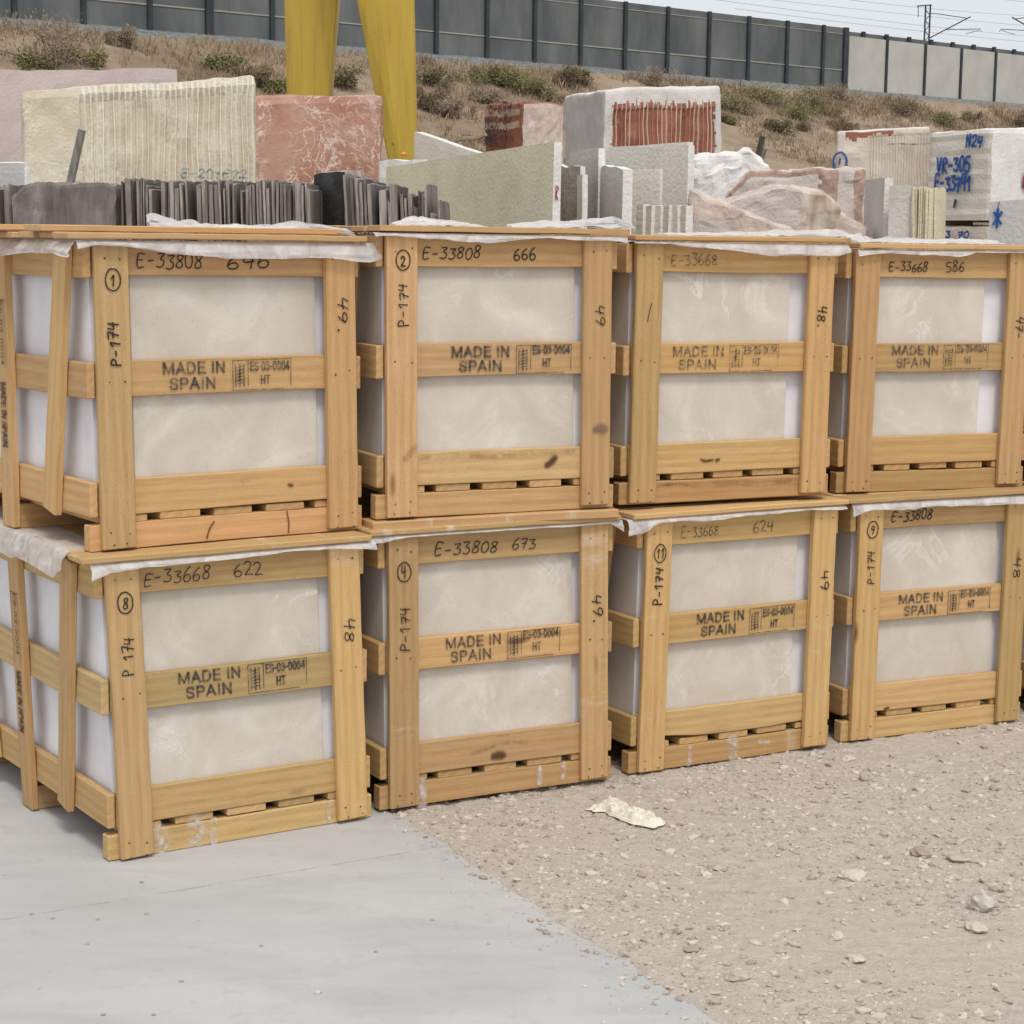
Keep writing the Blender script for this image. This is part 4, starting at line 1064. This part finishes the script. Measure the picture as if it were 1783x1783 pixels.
# red veined block
A, B, C, D = facing((420, 163), (669, 164), 16.6, 1.5, -.03)
o = rock_block('stone_block', None, A, B, C, D, 0, [RED], r=.07, amp=.025, seed=8, res=.08); tag(o, 'dark red marble block with white veins in front of the left yellow crane leg', 'stone block', 'quarry blocks in the yard')
# small red block with lettering
A, B, C, D = at(846, 182, 22.4), at(914, 176, 21.3), at(983, 180, 22.0), at(930, 186, 23.6)
# two visible faces: A-B lettered, B-C smooth
o = rock_block('stone_block', None, A, B, C, D, 0, [REDG, PINKR, REDL], r=.06, amp=.03, rough=.01, seed=9, res=.07, matfn=lambda f, u, w_: 1 if f == 'right' else (2 if (f == 'front' and math.sin(w_*150) > .55 and u < .93) else 0))
tag(o, 'small red block with dark painted letters on a rough face and a smooth pink face', 'stone block', 'quarry blocks in the yard')
zq = lambda py, Y=21.8, px=880: at(px, py, Y).z
def letters(k):
    k.text('0-674', .22, zq(195), .72, .085, .034); k.text('M-1-8', .12, zq(217), .70, .095, .034); k.text('80U-4', .12, zq(235), .70, .095, .034); k.text('*3111', .08, zq(252), .8, .085, .03)
paint_on(A, B, 'painted_letters', DKP, o, letters, off=.05)
# white block with the red sawn face
A, B, C, D = at(1052, 155, 17.2), at(1258, 150, 17.8), at(1180, 152, 20.0), at(983, 168, 19.0)
AB = (A, B); a_, b_ = A.copy(), B.copy()
o = rock_block('stone_block', None, A, B, C, D, 0, [WHITE, REDG, REDL, GREYW], r=.04, amp=.02, rough=.004, seed=12, res=.022, groove=dict(u0=.07, u1=.95, n=23, d=.022, w1=.945),
  matfn=lambda f, u, w_: (3 if f == 'left' else (0 if f != 'front' or u < .07+.025*nz((u, w_*40, 0), 3) or u > .945+.02*nz((u, w_*30, 2), 3) or w_ > .958+.025*nz((u*30, w_*20, 0), 1.3) else (2 if abs(((u-.07)/.88*23 % 1)-.5) > .40 else 1))))
tag(o, 'tall white block with a rust red grooved face framed in white', 'stone block', 'quarry blocks in the yard')
# stained cream block and the stacked pair with blue numbers
A, B, C, D = facing((1456, 228), (1621, 221), 16.2, 1.5, .0)
o = rock_block('stone_block', None, A, B, C, D, 0, [STAINED, RUST, WHITEB], r=.03, amp=.015, rough=.006, seed=15, res=.016, groove=dict(u0=.35, u1=1, n=22, d=.012),
  matfn=lambda f, u, w_: 2 if f == 'top' else (1 if (f == 'front' and .10 < u < .62 and w_ > .978-.020*(u < .22)*(.5+nz((u, w_, 0), 30))-.012*nz((u, w_, 0), 22)+.016*(u-.22) and w_ < .993) else 0))
tag(o, 'cream block with a rust stain below its top edge and a dashed blue line', 'stone block', 'quarry blocks in the yard')
def dash(k):
    k.stroke([(x, at(1600, y, 16).z) for x, y in ((.42, 250.5), (.52, 249), (.6, 250), (.70, 249), (.76, 248))], .014)
def mark1(k):
    k.ring(.04, at(1462, 284, 16.5).z, .055, .075, .018); k.stroke([(.035, at(1462, 288, 16.5).z), (.04, at(1462, 278, 16.5).z)], .016)
paint_on(A, B, 'dashed_line', TEAL, o, dash, off=.02); paint_on(A, B, 'circled_mark', BLUE, o, mark1, off=.02)
A, B = at(1619, 230, 15.5), at(1730, 224, 14.9); C = at(1850, 222, 15.9); D = A+(C-B)
UL = Vector(((B-A).x, (B-A).y)).length; U = lambda px: UL*(px-1619)/111
zf = at(1690, 384, 15.2).z
RIDGE = stone('cream_sawn_ridges', [(.56, .51, .44), (.62, .575, .51), (.68, .645, .59)], None, 3)
def ridg(f, u, w_): return 2 if f == 'front' else 0
o = rock_block('stone_block', None, A, B, C, D, zf, [WHITEB, WHITE, RIDGE], r=.03, amp=.012, rough=.006, seed=17, res=.04, matfn=ridg)
for v_ in o.data.vertices:      # horizontal saw ridges
    e = (B-A); e.z = 0; n_ = e.normalized().cross(Vector((0, 0, 1)))
    if (v_.co-A).dot(n_) > -.06: v_.co += n_*.003*math.sin(v_.co.z*62)
tag(o, 'white block with blue painted numbers 305 and 33741 on a ridged face', 'stone block', 'quarry blocks in the yard')
blk = o
def nums(k):
    z = lambda py: at(1690, py, 15.2).z
    k.text('N24', U(1688), z(258), U(1716)-U(1688), .085, .020); k.text('VR-305', U(1638), z(299), U(1698)-U(1638), .105, .026); k.text('E-33741', U(1636), z(331), U(1702)-U(1636), .115, .024)
paint_on(A, B, 'painted_number', BLUE, blk, nums, off=.022)
paint_on(A, B, 'dark_patch', DKP, blk, lambda k: k.stroke([(U(1674), at(1690, 350, 15.2).z), (U(1672), at(1690, 360, 15.2).z)], .03), off=.022)
paint_on(B, C, 'red_mark', REDP, blk, lambda k: k.ring(Vector(((C-B).x, (C-B).y)).length*.455, at(1782, 312, 15).z, .035, .05, .045), off=.02)
zg = at(1690, 391, 15.2).z
g_ = lambda p: Vector((p.x, p.y, zg))
o = rock_block('stone_block', None, g_(A), g_(B), g_(C), g_(D), 0, [STAINED], r=.03, amp=.02, rough=.008, seed=18, res=.08); tag(o, 'rough cream block lying under the block with blue numbers', 'stone block', 'quarry blocks in the yard')
low = o
paint_on(g_(A), g_(B), 'painted_number', BLUE, low, lambda k: k.text('E-3 70', .12, at(1690, 414, 15.2).z, .40, .05, .016), off=.03)
for f_ in (.15, .8):
    p = A.lerp(C, f_); bm = bmesh.new(); bmesh.ops.create_cube(bm, size=1)
    for v_ in bm.verts: v_.co = Vector((v_.co.x*.09, v_.co.y*.5, v_.co.z*(zf-zg-.0)))
    bmesh.ops.bevel(bm, geom=bm.edges[:], offset=.004, segments=1, affect='EDGES')
    o = from_bm('timber_spacer', bm, WOOD); o.location = (p.x, p.y, (zf+zg)/2); o.rotation_euler.z = math.atan2((B-A).y, (B-A).x)
    tag(o, 'timber spacer in the dark gap between the two stacked cream blocks', 'timber', 'spacers under the numbered block')
# small white block with a blue star
A, B, C, D = facing((1722, 349), (1860, 342), 10.5, .9)
o = rock_block('stone_block', None, A, B, C, D, 0, [GREYW, WHITEB], r=.015, amp=.006, seed=19, res=.08, matfn=lambda f, u, w_: 1 if f == 'top' else 0); tag(o, 'smooth white block with a blue star mark at the right edge', 'stone block', 'quarry blocks in the yard')
paint_on(A, B, 'painted_star', BLUE, o, lambda k: (k.text('*', .025, at(1737, 396, 10.5).z, .055, .085, .011), k.stroke([(.055, at(1737, 352, 10.5).z), (.04, at(1737, 372, 10.5).z)], .006)), off=.01)

LAV = stone('lavender_grey_sawn', [(.48, .415, .38), (.54, .475, .44), (.60, .535, .50)], None, 2, mottle=.2)
STREAK = stone('streaked_cream_stone', [(.40, .31, .235), (.56, .475, .385), (.68, .62, .54)], None, 12, sc=(1, 1, .22))
BROWNR = stone('brown_broken_stone', [(.26, .175, .135), (.37, .265, .215), (.50, .39, .325)], None, 11, extra=((.58, .48, .41), 9, .60))
# rough pieces in front of them
def topw(amp, sd_, sc_=2.0): return lambda u, v: amp*(.5+nz((u, v, 0), sc_, sd_))
A, B, C, D = facing((1200, 268), (1345, 264), 14.4, .6)
o = rock_block('rough_stone', None, A, B, C, D, 0, [WHITEB], r=.05, amp=.025, rough=.03, chip=.014, chipu=0, seed=22, res=.03, topfn=lambda u, v: .12*max(0, (u-.72)/.28)**2-.03*math.exp(-((u-.7)/.08)**2)+.03*nz((u, v, 0), 7, 2)); tag(o, 'bright white broken rock behind the grey slabs', 'rough stone', 'broken stone pieces')
A, B, C, D = facing((1264, 298), (1508, 291), 12.8, .35)
o = rock_block('rough_stone', None, A, B, C, D, 0, [PINKR, LAV, BROWNR], r=.03, amp=.012, rough=.012, chip=.012, chipu=.9, seed=23, res=.025, topfn=lambda u, v: .16*max(0, (.16-u)/.16)+.012*nz((u, v, 0), 9, 2),
  matfn=lambda f, u, w_: 0 if f != 'front' else (1 if (.04 < u < .66+.04*nz((u, w_*60, 0), 1) and w_ < .978-.01*nz((u*30, 0, 0), 1) or .80 < u < .91) else 2)); tag(o, 'long pink rock with a smooth grey face and brown broken right end', 'rough stone', 'broken stone pieces')
A, B, C, D = facing((1236, 334), (1474, 324), 11.4, .3)
o = rock_block('rough_stone', None, A, B, C, D, 0, [PINKR, STREAK, LAV], r=.03, amp=.012, rough=.012, chip=.011, chipu=.66, seed=24, res=.022, topfn=lambda u, v: .02*math.sin(u*9)+.14*max(0, (u-.82)/.18)**1.5+.02*nz((u, v, 0), 9, 5)+.05*max(0, (.3-u)/.3),
  matfn=lambda f, u, w_: (2 if u < .68+.05*nz((w_*40, 0, 0), 1) else 1) if f == 'front' else 0); tag(o, 'cream and pink rough rock with streaked right end, before the long pink rock', 'rough stone', 'broken stone pieces')
A, B, C, D = facing((1196, 330), (1385, 397), 10.6, .35)
o = rock_block('rough_stone', None, A, B, C, D, 0, [PINKR, LAV], r=.03, amp=.014, rough=.014, chip=.012, chipu=.4, seed=25, res=.022, matfn=lambda f, u, w_: 1 if f == 'front' and u < .45 and w_ < .95 else 0); tag(o, 'pink rock sloping down to the right just behind the lids', 'rough stone', 'broken stone pieces')
A, B, C, D = facing((1462, 366), (1512, 398), 10.7, .2)
o = rock_block('rough_stone', None, A, B, C, D, 0, [PINKR], r=.03, amp=.03, rough=.02, seed=26, res=.04); tag(o, 'small pinkish broken stone wedged left of the upright grey slab', 'rough stone', 'broken stone pieces')

# ------------------------------------------------------------------ upright slabs
def slab(label, L, Rr, th_, face, edge=EDGEW, amp=.004, seed=0, name='stone_slab', group='upright stone slabs', r=.004, lean_=.0, jag=.0):
    A, B, C, D = quad_pts(L, Rr, th_)
    o = rock_block(name, None, A, B, C, D, 0, [face, edge], r=r, amp=amp, seed=seed, res=.06, matfn=lambda f, u, w_: 0 if f in ('front', 'back') else 1, topfn=(lambda u, v: jag*(.5+nz((u*3, 0, 0), 3, seed))) if jag else None)
    tag(o, label, 'slab', group); return o, A, B
o, A, B = slab('large greenish beige slab with rising top edge, nearest to the crates', (672, 291, 12.3), (964, 246, 9.9), .045, GREENISH, seed=31)
slab_g = o
paint_on(B, B+(B-A).cross(Vector((0, 0, -1))).normalized(), 'red_mark', REDP, slab_g, lambda k: k.text('R', .012, at(968, 350, 9.9).z, .020, .070, .006), off=.005)
e_ = slab('chipped white slab peeping out left of the greenish slab top', (664, 284, 13.0), (716, 276, 12.6), .1, EDGEW, seed=32, amp=.03)
slab('pale grey slab sloping down right of the yellow crane leg', (722, 229, 16.4), (835, 268, 15.4), .08, LT_SL, seed=33, amp=.008)
slab('dark grey brown slab just right of the greenish slab', (960, 284, 10.75), (1011, 287, 10.5), .035, BRN_SL, seed=34, jag=.02)
slab('narrow low white edged slab beside the dark grey brown one', (1005, 306, 10.45), (1014, 304, 10.15), .030, EDGEW, seed=35)
slab('tall lavender grey slab with a thin white edge, left of the big light slab', (990, 262, 11.2), (1042, 257, 10.6), .04, GREY_SL, seed=36)
slab('grey slab with rough dark side and broad white edge, lower than its neighbours', (1046, 286, 10.6), (1085, 289, 10.2), .055, GREY_SL, seed=37, jag=.02)
slab('big light grey slab with a thin white right edge', (1040, 262, 12.0), (1199, 252, 11.3), .05, LT_SL, seed=38)
slab('second light slab showing as a strip above the big light grey one', (1060, 256, 12.5), (1197, 246, 11.9), .05, LT_SL, seed=39)
slab('low light slab leaning against the big light grey one', (1062, 297, 11.2), (1150, 294, 11.0), .03, LT_SL, seed=40)
for i in range(6):
    x = 1108+i*15
    slab('narrow cream offcuts standing in a row in front of the big light grey slab', (x, 357+(i % 2)*2, 10.75-.03*i), (x+12, 356+(i % 3), 10.7-.03*i), .05, STAINED if i % 2 else LT_SL, seed=50+i, name='stone_offcut', group='row of narrow cream offcuts', r=.003)
slab('grey slab with a light edge standing right of the long pink rock', (1506, 313, 11.2), (1541, 309, 10.6), .05, GREY_SL, seed=41)
slab('small white slab corner at the left edge of the picture above the weathered tiles', (-60, 284, 10.9), (42, 281, 10.6), .05, GREYW, seed=42, r=.02)

def tile_top(sd): return lambda u, v: .012*(1+nz((u*2, v*3, 0), 2.2, sd))+.02*max(0, nz((u, v*2, 5), 1.7, sd))
def bundle(label, L, Rr, depth, n, seed, face=WEATH, edge=WEATH2, end_face=0, lean_=.02, jag=.03, side=None):
    """tiles standing on edge side by side: each is a part of the bundle; L and R are the top corners of its front"""
    A = at(*L); B = at(*Rr); r = random.Random(seed)
    root = empty('tile_bundle', (A.x, A.y, 0)); tag(root, label, 'tile bundle', 'bundles of weathered tiles')
    e = B-A; dl = e.length; e2 = Vector((e.x, e.y, 0)).normalized(); nb = Vector((-e2.y, e2.x, 0))
    x = 0; n = int(n*1.5)
    ws = [r.choice((.6, .8, 1, 1.7)) for _ in range(n)]; tot = sum(ws); ws = [w_*dl/tot for w_ in ws]
    for w_ in ws:
        f = (x+w_/2)/dl; zt = (A.lerp(B, f)).z-r.random()**2*jag*1.6; off_ = r.choice((0, 0, .02, .07)); tl_ = r.uniform(-.02, .02)
        p0 = e2*x+nb*off_; p1 = e2*(x+w_*.84)+nb*(off_+r.uniform(-.004, .008))
        q = rock_block('tile', root, Vector((p0.x, p0.y, zt)), Vector((p1.x, p1.y, zt-r.uniform(-.006, .012))), Vector((p1.x, p1.y, zt))+nb*depth, Vector((p0.x, p0.y, zt))+nb*depth, 0, [edge, face], r=.003, amp=.0012, rough=.0015, seed=seed+x*7, res=.05, topfn=tile_top(seed+x*9), matfn=lambda ff, u, w2: 1 if ff in ('left', 'right') else 0)
        for v_ in q.data.vertices: v_.co += e2*((lean_+tl_)*(A.z-v_.co.z))
        x += w_
    return root
W8 = ['leftmost grey weathered tile bundle cut by the left edge', 'wide weathered tile bundle with one broad flat face, behind the loose planks', 'streaked weathered tile bundle just right of the broad flat one',
      'narrow weathered tile bundle left of the rising plastic film', 'weathered tile bundle right behind the rising plastic film', 'weathered tile bundle below the veined red block, left half', 'weathered tile bundle below the veined red block, with a lighter middle tile',
      'black faced weathered bundle leaning beside the dark gap', 'crumbling weathered bundle with light broken tops', 'rightmost weathered bundle against the greenish slab']
bundle(W8[0], (-60, 318, 9.50), (19, 316, 9.48), .7, 8, 201)
A, B, C, D = quad_pts((20, 316, 9.4), (203, 317, 9.35), .12)
o = rock_block('tile_stack', None, A, B, C, D, 0, [WEATH, WEATH2], r=.02, amp=.008, rough=.012, seed=202, res=.022, matfn=lambda f, u, w_: 1 if f == 'top' else 0, topfn=lambda u, v: .05*max(0, (.2-u)/.2)+.02*nz((u*4, v, 0), 3)); tag(o, W8[1], 'tile bundle', 'bundles of weathered tiles')
bundle(W8[2], (210, 304, 9.30), (263, 307, 9.29), .5, 7, 203)
bundle(W8[3], (273, 310, 9.30), (324, 308, 9.29), .5, 6, 204)
bundle(W8[4], (339, 309, 9.30), (408, 306, 9.29), .5, 8, 205)
bundle(W8[5], (417, 309, 9.30), (474, 308, 9.29), .5, 7, 206)
bundle(W8[6], (480, 309, 9.30), (541, 310, 9.29), .5, 6, 207)
A, B, C, D = quad_pts((545, 303, 9.75), (600, 296, 9.45), .10)
BLACK = stone('black_weathered_face', [(.022, .021, .022), (.042, .040, .040), (.085, .08, .078)], None, 3, .85)
o = rock_block('tile_stack', None, A, B, C, D, 0, [BLACK, WEATH2], r=.02, amp=.012, rough=.006, seed=208, res=.05, matfn=lambda f, u, w_: 0 if f in ('front', 'left') else 1); tag(o, W8[7], 'tile bundle', 'bundles of weathered tiles')
bundle(W8[8], (596, 298, 9.25), (643, 304, 9.23), .45, 5, 209, jag=.06, lean_=.05)
bundle(W8[9], (655, 310, 9.20), (765, 312, 9.18), .45, 8, 210, jag=.09, lean_=.05)
for k_ in range(3):
    px_ = 190+12*k_
bundle('greenish striped tile bundle in front of the stained cream block', (1589, 322, 10.4), (1624, 321, 10.35), .2, 7, 211, face=GREENISH, edge=GREENISH, jag=.008)
A, B, C, D = facing((1549, 324), (1588, 322), 10.45, .06)
o = rock_block('stone_slab', None, A, B, C, D, 0, [GREY_SL], r=.004, amp=.004, seed=212, res=.06); tag(o, 'grey square slab face left of the greenish striped tiles', 'slab', 'upright stone slabs')

# stakes and wood bits among the stones
def stake(label, pb, pt, Y, r_, mat, seed):
    a = at(*pb, Y); b = at(*pt, Y-.05); d = (b-a); a = a-d*((a.z)/d.z)
    bm = bmesh.new(); n = 9; pts = [a.lerp(b, i/n)+Vector((nz((i, 0, 0), .8, seed), nz((0, i, 0), .8, seed), 0))*.008 for i in range(n+1)]
    tube(bm, pts, [r_*(1.0-.06*i/n)*(1+.08*math.sin(i*2.1)) for i in range(n)]+[r_*.8], 7)
    o = from_bm('wooden_stake', bm, mat); tag(o, label, 'stake', 'weathered wooden stakes')
OLDW = simple('old_grey_wood', (.17, .155, .145), (.30, .275, .25), 8, .9, .1, .4, .01, sc=(6, 6, .6))
DKW = simple('dark_old_wood', (.05, .042, .036), (.11, .095, .08), 8, .9, .1, .4, .01, sc=(6, 6, .6))
stake('grey weathered stake leaning on the ridged cream block', (126, 305), (143, 226), 12.4, .031, OLDW, 1)
stake('dark leaning stake behind the long pink rock', (1315, 288), (1328, 237), 15.0, .030, DKW, 2)
stake('lighter thin stake close to the dark leaning stake', (1324, 288), (1332, 258), 15.2, .02, OLDW, 3)
bm = bmesh.new(); p0 = at(786, 250, 20); p1 = at(846, 233, 19.6)
tube(bm, [p0.lerp(p1, i/6)+Vector((0, 0, .02*math.sin(i))) for i in range(7)], .02, 5); p2 = at(818, 240, 19.8)
tube(bm, [p2, at(822, 258, 19.8), at(823, 300, 19.8)], .018, 5)
q_ = Vector((p0.x, p0.y, 0)); tube(bm, [p0, p0.lerp(q_, .5)+Vector((.1, 0, 0)), q_], .018, 5)
o = from_bm('dry_branch', bm, DRY[0]); tag(o, 'thin pale dry branch left of the small red block', 'branch')

# ------------------------------------------------------------------ yellow gantry crane
def paint_material():
    t = NT('yellow_paint'); v = t.coord((3, 3, .25)); f = t.noise(v, 2.2, 5, .6)
    c = t.ramp(f, [(.35, (.40, .27, .035)), (.65, (.47, .335, .05))]); g_ = t.noise(t.coord((6, 6, .35)), 3, 5, .65); c = t.mix(t.ramp(g_, [(.52, (0, 0, 0)), (.75, (.55, .55, .55))]), c, (.26, .16, .03))
    r_ = t.noise(t.coord((1, 1, 1)), 9, 6, .7); c = t.mix(t.ramp(r_, [(.66, (0, 0, 0)), (.72, (.8, .8, .8))]), c, (.14, .06, .025))
    t.base(c, .5, .35); return t.m
YELLOW = paint_material()
YG = 21.0
root = empty('gantry_crane', (at(600, 200, YG).x, YG, 0)); tag(root, 'yellow gantry crane with two tapering box legs behind the marble blocks', 'crane')
org = Vector((at(600, 200, YG).x, YG, 0))
def leg(tops, bots, ytop, ybot, off, seamf, depth):
    """front face edges at two image heights, extrapolated straight to the ground and up to the beam"""
    bm = bmesh.new(); Tl, Tr = at(tops[0], ytop, YG+off), at(tops[1], ytop, YG+off); Bl, Br = at(bots[0], ybot, YG+off), at(bots[1], ybot, YG+off)
    def ext(T, B_, z): return T+(B_-T)*((z-T.z)/(B_.z-T.z))
    zs = [7.6, 5, 3, 1.5, .25]; rings = []
    for z in zs:
        l, r_ = ext(Tl, Bl, z), ext(Tr, Br, z); sm = l.lerp(r_, seamf)
        ring = [l+Vector((0, .10, 0)), sm+Vector((0, -.0, 0)), r_, r_+Vector((-.02, depth, 0)), l+Vector((.02, depth+.1, 0))]
        rings.append([bm.verts.new(p-org) for p in ring])
    for A_, B_ in zip(rings, rings[1:]):
        for k in range(5): bm.faces.new((A_[k], B_[k], B_[(k+1) % 5], A_[(k+1) % 5]))
    bm.faces.new(rings[0]); bm.faces.new(rings[-1][::-1]); bmesh.ops.recalc_face_normals(bm, faces=bm.faces[:])
    bmesh.ops.bevel(bm, geom=[e for e in bm.edges if abs((e.verts[0].co-e.verts[1].co).normalized().z) > .8], offset=.012, segments=2, affect='EDGES')
    o = from_bm('leg', bm, YELLOW, root); return o
leg((493, 588), (497, 575), 0, 160, .9, .25, .55)
leg((620, 721), (673, 727), 0, 270, 0, .36, .5)
bm = bmesh.new()
for sx_ in (-.75, .75):
    pass
bmesh.ops.create_cube(bm, size=1)
for v_ in bm.verts: v_.co = Vector((v_.co.x*2.6, v_.co.y*1.0+.5, v_.co.z*.25+.125))
bmesh.ops.bevel(bm, geom=bm.edges[:], offset=.02, segments=2, affect='EDGES'); from_bm('end_carriage', bm, YELLOW, root)
bm = bmesh.new(); bmesh.ops.create_cube(bm, size=1)
for v_ in bm.verts: v_.co = Vector((v_.co.x*1.1, v_.co.y*7+3, v_.co.z*.9+8.05))
bmesh.ops.bevel(bm, geom=bm.edges[:], offset=.02, segments=2, affect='EDGES'); from_bm('main_girder', bm, YELLOW, root)
ORG = simple('orange_lamp', (.75, .22, .03), (.85, .30, .05), 4, .35, .5, 0)
bm = bmesh.new(); bmesh.ops.create_uvsphere(bm, u_segments=12, v_segments=8, radius=.030)
for v_ in bm.verts:
    if v_.co.z < 0: v_.co.z *= .4
o = from_bm('warning_lamp', bm, ORG, root, True); o.location = at(703, 269, YG-.07)-org

# ------------------------------------------------------------------ stones and litter on the ground
PEB = [simple('grey_pebbles', (.37, .32, .275), (.48, .42, .37), 30, .9, .15, .2, .002), simple('pale_pebbles', (.48, .42, .365), (.59, .53, .47), 30, .9, .15, .2, .002), simple('brown_pebbles', (.31, .25, .205), (.42, .35, .295), 30, .9, .15, .2, .002)]
def ico(sub, seed, flat=.6, amp=.35):
    bm = bmesh.new(); bmesh.ops.create_icosphere(bm, subdivisions=sub, radius=1)
    for v_ in bm.verts:
        k = 1+amp*noise.noise(v_.co*1.1+Vector((seed*3.1, seed, 0)))+amp*.4*noise.noise(v_.co*2.7+Vector((seed, 0, 9)))
        v_.co = Vector((v_.co.x*k, v_.co.y*k*.8, v_.co.z*k*flat))
    return bm
shapes = []
for i in range(8):
    bm = ico(1, i+1, .55, .55); shapes.append(([v_.co.copy() for v_ in bm.verts], [tuple(x.index for x in f.verts) for f in bm.faces])); bm.free()
rp = random.Random(5); vs = []; fs = []; mi = []; cnt = 0
while cnt < 26000:
    x = rp.uniform(-.4, 2.6); y = rp.uniform(4.1, 7.6)
    d = edge_dist((x, y))
    if d < .01 and rp.random() > .9*math.exp(d/.06): continue
    if nz((x, y, 0), 1.7, 4)+.5*nz((x, y, 0), 5, 2) < rp.uniform(-.75, .35): continue
    s_ = .0030*(1/(.06+rp.random()))**.70
    s_ = min(s_, .019)
    P, Fc = shapes[cnt % 8]; a = rp.uniform(0, 6.28); ca, sa = math.cos(a), math.sin(a); tl = rp.uniform(-.5, .5)
    if d < .01: s_ *= .7
    z = max(gz(x, y), 0 if d < 0 else -1)+s_*(rp.uniform(-.3, .12) if d > 0 else .15); o0 = len(vs); w_ = rp.uniform(.7, 1.3)
    for q in P:
        X, Y, Z = q.x*s_*w_, q.y*s_, q.z*s_+q.x*s_*tl*.4
        vs.append((x+X*ca-Y*sa, y+X*sa+Y*ca, z+Z))
    mm = 0 if rp.random() < .5 else (1 if rp.random() < .6 else 2)
    for f in Fc: fs.append(tuple(o0+i for i in f)); mi.append(mm)
    cnt += 1
o = from_data('gravel_stones', vs, fs, PEB, None, False, mi); tag(o, 'loose pebbles scattered over the dusty gravel', 'gravel', kind='stuff')
BIGST = stone('two_tone_stone', [(.34, .285, .24), (.50, .45, .40), (.64, .60, .55)], None, 16)
STN = [(1708, 1583, 22, .75, 1, 'largest rounded two tone stone lying alone on the gravel at right'), (1231, 1368, 11, .6, 0, 'grey stone in front of the crate marked circled 11'),
 (1508, 1358, 13, .8, 0, 'upright grey stone in front of the crate marked circled 9'), (1478, 1322, 12, .5, 1, 'pale chip close to the gap between the two right crates'),
 (1252, 1507, 18, .35, 0, 'flat grey stone in the middle of the gravel'), (1485, 1527, 24, .4, 1, 'broad pale flat stone right of the gravel middle'),
 (1604, 1488, 22, .4, 2, 'brown flat stone beside another grey flat one at right'), (1668, 1497, 20, .4, 0, 'grey flat stone right of the brown flat one'),
 (1458, 1630, 15, .5, 1, 'white chip of stone above the broad slab chip'), (1490, 1672, 18, .4, 1, 'white flat slab chip low in the gravel'),
 (1285, 1700, 22, .4, 0, 'angular grey stone near the concrete edge'), (1700, 1620, 22, .4, 1, 'pale flat stone below the largest rounded stone'),
 (1520, 1708, 18, .45, 0, 'grey brown stone at the lower right of the gravel'), (1205, 1655, 18, .35, 2, 'dark flat stone beside the concrete edge')]
for i, (px, py, rpx, fl, mm, lb) in enumerate(STN):
    p = on_ground(px, py); s_ = rpx*p.y/F_PX
    bm = ico(3, 40+i, fl, .5)
    for v_ in bm.verts: v_.co *= s_
    o = from_bm('stone', bm, BIGST if i == 0 else PEB[mm], None, False); o.location = (p.x, p.y, gz(p.x, p.y)+s_*fl*(.62 if i == 0 else .45)); o.rotation_euler = (0, 0, i*1.3); tag(o, lb, 'stone', 'bigger stones on the gravel')
# crumpled pale plastic scrap
SCRAP = simple('yellowed_plastic', (.64, .60, .49), (.75, .71, .61), 40, .4, .45, .4, .003)
p0, p1 = on_ground(1030, 1408), on_ground(1152, 1440); ax = (p1-p0); L = ax.length; ax.normalize(); pr = Vector((-ax.y, ax.x, 0))
vs = []; fs = []; nu, nv = 70, 34
def fold(p, q):      # sharp creases
    return abs(nz((p*1.0, q*.8, 0), 2.1, 4))*.6+abs(nz((p, q*1.4, 3), 5.2, 9))*.35+abs(nz((p, q, 7), 11, 2))*.18
for i in range(nu+1):
    t = i/nu
    wv = .030+.022*math.sin(min(1, t*.95+.05)*math.pi)**.5*(.5+.9*t)-.016*math.exp(-((t-.24)/.09)**2)+.010*nz((t*7, 0, 0), 1, 6)
    if t < .16: wv += .006*math.sin(t*60)
    for j in range(nv+1):
        s_ = j/nv*2-1; e = max(0, 1-abs(s_)**2.4)*max(0, 1-abs(2*t-1)**5)
        z = .003+(.016+.020*t)*e*(.55+.45*nz((t*3, s_, 1), 1.2, 5))+.050*e*fold(t*2.2, s_*1.0)
        q = p0+ax*(L*t+.007*nz((t*9, s_*3, 0), 1, 3))+pr*(s_*wv*(1+.25*nz((t*6, s_, 2), 1, 8))+.012*math.sin(t*4.0))
        vs.append((q.x, q.y, z+.002))
for i in range(nu):
    for j in range(nv):
        a = i*(nv+1)+j; fs.append((a, a+1, a+nv+2, a+nv+1))
o = from_data('plastic_scrap', vs, fs, SCRAP, None, False); tag(o, 'crumpled pale yellow plastic scrap lying on the gravel in front of the crates', 'plastic scrap')
# a few crumbs on the concrete
for i, (px, py) in enumerate(((55, 1592), (92, 1600), (170, 1602), (152, 1645), (315, 1710), (180, 1768), (268, 1768), (553, 1730), (655, 1658), (753, 1603), (455, 1648), (255, 1592), (247, 1537))):
    p = on_ground(px, py); bm = ico(2, 70+i, .6, .5); s_ = .0055 if px != 553 else .009
    for v_ in bm.verts: v_.co *= s_
    o = from_bm('stone_crumb', bm, PEB[1 if px == 553 else 2]); o.location = (p.x, p.y, s_*.35)
    tag(o, 'pale stone crumb on the concrete, larger than the dark ones' if px == 553 else 'tiny dark stone crumb lying on the open concrete', 'stone crumb', 'crumbs on the concrete')
